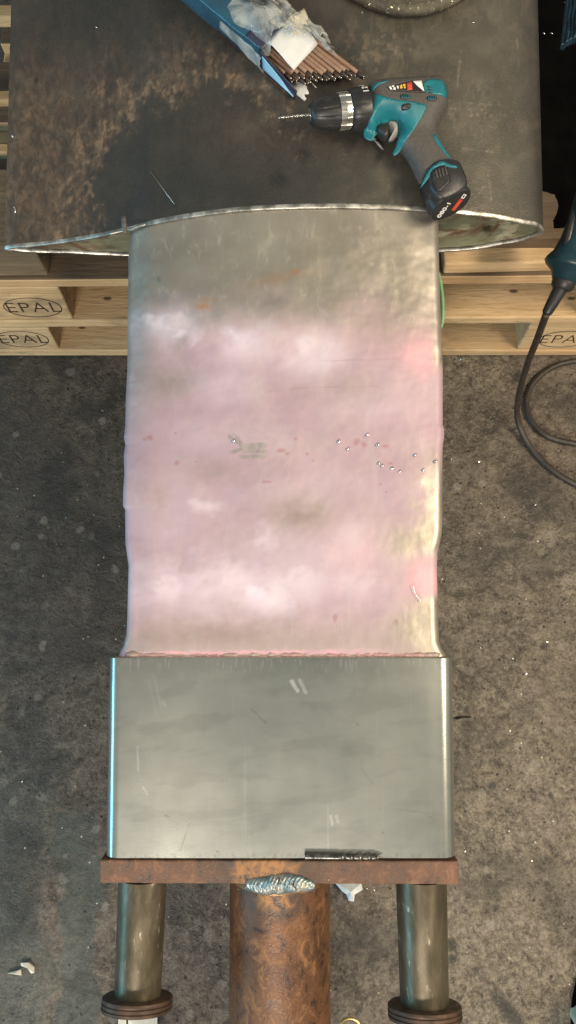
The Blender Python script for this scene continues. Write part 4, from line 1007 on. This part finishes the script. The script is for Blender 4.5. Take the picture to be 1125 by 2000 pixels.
curl('metal_shaving', [(806, 1142), (812, 1160), (824, 1176)], -.0015, .0004, 'thin white curled thread on the pink neck near its right edge', 'shaving')
# beads on the pink neck
BE = [(662, 862), (680, 877), (718, 849), (738, 869), (740, 905), (747, 910), (766, 915), (781, 921), (811, 889), (852, 901), (827, 918), (457, 861)]
rows = []
for i, (x, y) in enumerate(BE):
    bm = bmesh.new(); bmesh.ops.create_uvsphere(bm, u_segments=16, v_segments=10, radius=.0018 if i % 3 else .0022)
    k = ss(0.05, 1, (uv(x, y)[1]-VN)/(VR-VN)); U0 = uv(x, y)[0]; Wn = k*(shell_top(U0)-.004)-(1-k)*.004
    c = P(x, y, Wn+.0012)
    for v in bm.verts: v.co.z *= .8; v.co += c
    o = bmobj('metal_bead', bm, M_bead, smooth=True); tag(o, 'small shiny round metal bead sitting on the pink neck', 'metal bead', 'metal beads on the pink neck')
BE_ = bpy.data.objects[o.name]; o['label'] = 'single shiny bead on the grey scraped mark of the pink neck'; del o['group']
# ================================================================== right side: grinder, cord, shade sheet, denim
gp0 = on_z(1101, 552, .40); gp1 = on_z(1130, 470, .43); gax = (gp1-gp0).normalized(); k = .00076
gr = empty('angle_grinder', tuple(on_z(1120, 500, .36)), 'dark teal power tool with rear handle and rubber cord, at the right edge', 'power tool')
bm = bmesh.new(); lathe_bm(bm, [(0, 16*k), (3*k, 24*k), (16*k, 30*k), (27*k, 45*k), (33*k, 49*k), (40*k, 47*k), (52*k, 39*k), (75*k, 34*k), (115*k, 31*k), (180*k, 36*k), (250*k, 48*k), (420*k, 58*k), (640*k, 60*k)], gp0, gax, 56)
auto(bmobj('handle', bm, M_grinder, gr, smooth=True), 60)
bm = bmesh.new(); lathe_bm(bm, [(-14*k, 17*k), (-8*k, 22*k), (2*k, 23*k), (5*k, 20*k)], gp0, gax, 32); auto(bmobj('collar', bm, M_black, gr, smooth=True), 50)
s1 = on_z(1067, 613, .375); bm = bmesh.new(); tube_bm(bm, [gp0, gp0.lerp(s1, .3), gp0.lerp(s1, .6), gp0.lerp(s1, .95), s1], [16*k, 13.5*k, 12*k, 10*k, 8.5*k], 20); auto(bmobj('cord_sleeve', bm, M_black, gr, smooth=True), 60)
bm = bmesh.new()
pts = [s1, on_z(1050, 660, .30), on_z(1028, 718, .18), on_z(1012, 780, .08), on_z(1012, 822, .03), on_z(1032, 868, .008), on_z(1075, 915, .006), on_z(1125, 946, .006), on_z(1200, 975, .006), on_z(1260, 960, .006), on_z(1270, 900, .006), on_z(1190, 872, .006), on_z(1125, 867, .006), on_z(1070, 852, .006), on_z(1038, 822, .006), on_z(1028, 785, .006), on_z(1042, 748, .006), on_z(1078, 718, .006), on_z(1125, 705, .006), on_z(1200, 700, .006)]
tube_bm(bm, spline(pts, 10), .0055, 14); bmobj('cord', bm, M_cord, gr, smooth=True)
# guard strap along the tool
bm = bmesh.new(); tube_bm(bm, spline([on_z(1128, 392, .45), on_z(1117, 430, .45), on_z(1108, 470, .44), on_z(1099, 500, .425)], 5), .006, 10); bmobj('lever', bm, M_black, gr, smooth=True)
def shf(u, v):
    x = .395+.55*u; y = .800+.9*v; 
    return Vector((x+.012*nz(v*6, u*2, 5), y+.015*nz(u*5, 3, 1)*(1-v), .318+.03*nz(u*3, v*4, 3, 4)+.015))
sheet('shade_sheet', shf, 50, 60, M_nearblack, None, .002)  # near-black sheet standing in for the deep shade beside the shell
tag(bpy.data.objects['shade_sheet'], 'added dark sheet standing in for the deep shade right of the shell', 'shade sheet')
dn = [on_z(1122, -40, .46), on_z(1099, 88, .46), on_z(1150, 60, .46)]
def dnf(u, v):
    a = on_z(1112, -60, .46).lerp(on_z(1095, 97, .46), u); b = on_z(1190, -60, .46).lerp(on_z(1180, 46, .46), u)
    q = a.lerp(b, v); q.z += .004*math.sin(v*70)+.006*nz(u*4, v*5, 1); return q
dno = sheet('denim_cloth', dnf, 30, 90, M_denim, None, .003); tag(dno, 'dark blue ribbed cloth with a frayed pale hem, top right corner', 'cloth')
bm = bmesh.new(); tube_bm(bm, [dnf(.97-.015*abs(nz(v*20, 1)), v)+Vector((0, 0, .002)) for v in np.linspace(0, 1, 60)], .0013, 6)
for i in range(14):
    v = random.random()*.7; tube_bm(bm, [dnf(u, v+.01*nz(u*9, v*30))+Vector((0, 0, .003)) for u in np.linspace(.55+.2*random.random(), 1.0, 10)], .0006, 5)
hm = link('frayed_hem', (lambda b: (lambda m: (b.to_mesh(m), b.free(), m)[2])(bpy.data.meshes.new('frayed_hem')))(bm), M_thread, None, True)
hm.parent = dno; hm.location = hm.location-dno.location
for i, (x, y, z, l) in enumerate(((1060, 65, .36, 'bright chip beside the shell\'s right edge, nearer the shell'), (1075, 65, .36, 'bright chip on the dark shade sheet, right of another chip'), (1102, 5, .42, 'bright chip near the top of the blue cloth'))):
    bm = bmesh.new(); c = on_z(x, y, z); tube_bm(bm, [c, c+Vector((.002, -.001, .001)), c+Vector((.0035, -.0022, 0))], .0012, 6); tag(bmobj('metal_chip', bm, M_shaving, smooth=True), l, 'metal chip')
# green sling behind the neck's right edge
def slf(u, v):
    th = R(-80+160*u); q0 = SP(uv(858, 580, -.05)[0], uv(858, 580, -.05)[1], -.07)
    return q0+Vector((.0005+.0065*math.cos(th), .046*math.sin(th), -.02+.03*v))
so = sheet('lifting_sling', lambda u, v: slf(u, v), 24, 6, M_green, None, .004); tag(so, 'green webbing strap bulging out beside the right edge of the neck', 'strap')
# ================================================================== small things on the floor
def flatbit(name, pts, m, label, cat, h=.004, z=.001):
    pl = [on_z(x, y, z) for x, y in pts]; bm = bmesh.new()
    lo = [bm.verts.new(p) for p in pl]; hi = [bm.verts.new(p+Vector((random.uniform(-.001, .001), random.uniform(-.001, .001), h*random.uniform(.5, 1.2)))) for p in pl]
    n = len(pl); c = bm.verts.new(sum((v.co for v in hi), Vector())/n+Vector((0, 0, h*.8)))
    for k in range(n): bm.faces.new((lo[k], lo[(k+1) % n], hi[(k+1) % n], hi[k])); bm.faces.new((hi[k], hi[(k+1) % n], c))
    bm.faces.new(lo[::-1]); return tag(bmobj(name, bm, m), label, cat)
flatbit('paper_scrap', [(652, 1722), (668, 1738), (676, 1745), (680, 1757), (689, 1758), (692, 1744), (706, 1734), (704, 1722), (680, 1718)], M_paper, 'crumpled pale blue paper scrap on the floor beside the rusty pipe', 'paper scrap', .012)
flatbit('paper_scrap', [(41, 1879), (58, 1879), (68, 1888), (68, 1900), (62, 1900), (60, 1891), (54, 1886), (43, 1885)], M_tile, 'hook shaped white scrap on the floor, bottom left', 'scrap', .004)
flatbit('paper_scrap', [(16, 1899), (30, 1896), (42, 1893), (42, 1904), (30, 1903)], M_tile, 'small wedge shaped white scrap beside the hook shaped one, bottom left', 'scrap', .004)
flatbit('card_strip', [(231, 1990), (247, 1990), (247, 2040), (231, 2040)], M_tile, 'narrow white card strip below the left washer', 'card', .003, .02)
flatbit('card_strip', [(250, 1990), (308, 1985), (308, 2040), (250, 2040)], M_tile, 'wider white card below the left washer', 'card', .003, .02)
bm = bmesh.new(); c = on_z(684, 2014, .05); n = 48; rows = []
for k in range(n):
    a = 2*math.pi*k/n; ctr = c+Vector((math.cos(a)*.0165, math.sin(a)*.0165, 0))
    rows.append([bm.verts.new(ctr+Vector((math.cos(a)*math.cos(b)*.0022, math.sin(a)*math.cos(b)*.0022, math.sin(b)*.0022))) for b in [2*math.pi*j/10 for j in range(10)]])
for k in range(n):
    for j in range(10): bm.faces.new((rows[k][j], rows[(k+1) % n][j], rows[(k+1) % n][(j+1) % 10], rows[k][(j+1) % 10]))
tag(bmobj('brass_ring', bm, M_brass, smooth=True), 'brass ring between the pipe and the right round bar, at the bottom edge', 'ring')
bm = bmesh.new(); tube_bm(bm, [on_z(889, 1403, .004), on_z(903, 1401, .004), on_z(920, 1400, .003)], [.0022, .0020, .0012], 8); tag(bmobj('nail', bm, M_nail, smooth=True), 'dark nail lying on the floor right of the box end', 'nail')
c = on_z(1166, 2004, .05); bm = bmesh.new(); lathe_bm(bm, [(-.05, .022), (0, .024), (.006, .026), (.008, .024), (.004, .022)], c, (0, 0, 1), 40); tag(auto(bmobj('tin_can', bm, M_can, smooth=True)), 'rim of a pale green tin can in the bottom right corner', 'can')
def bagd(u, v):
    th = 2*math.pi*u; r = .10*math.sin(math.pi/2*(v))+.001; q = on_z(1238, 2020, 0); return q+Vector((r*math.cos(th)*.95, r*math.sin(th)*1.3, .045*(1-v)**.8+.003+.006*nz(math.cos(th)*2, math.sin(th)*2, v*3)))
sheet('rubbish_bag', bagd, 40, 14, M_nearblack, None, .002); tag(bpy.data.objects['rubbish_bag'], 'black bag behind the tin can in the bottom right corner', 'bag')
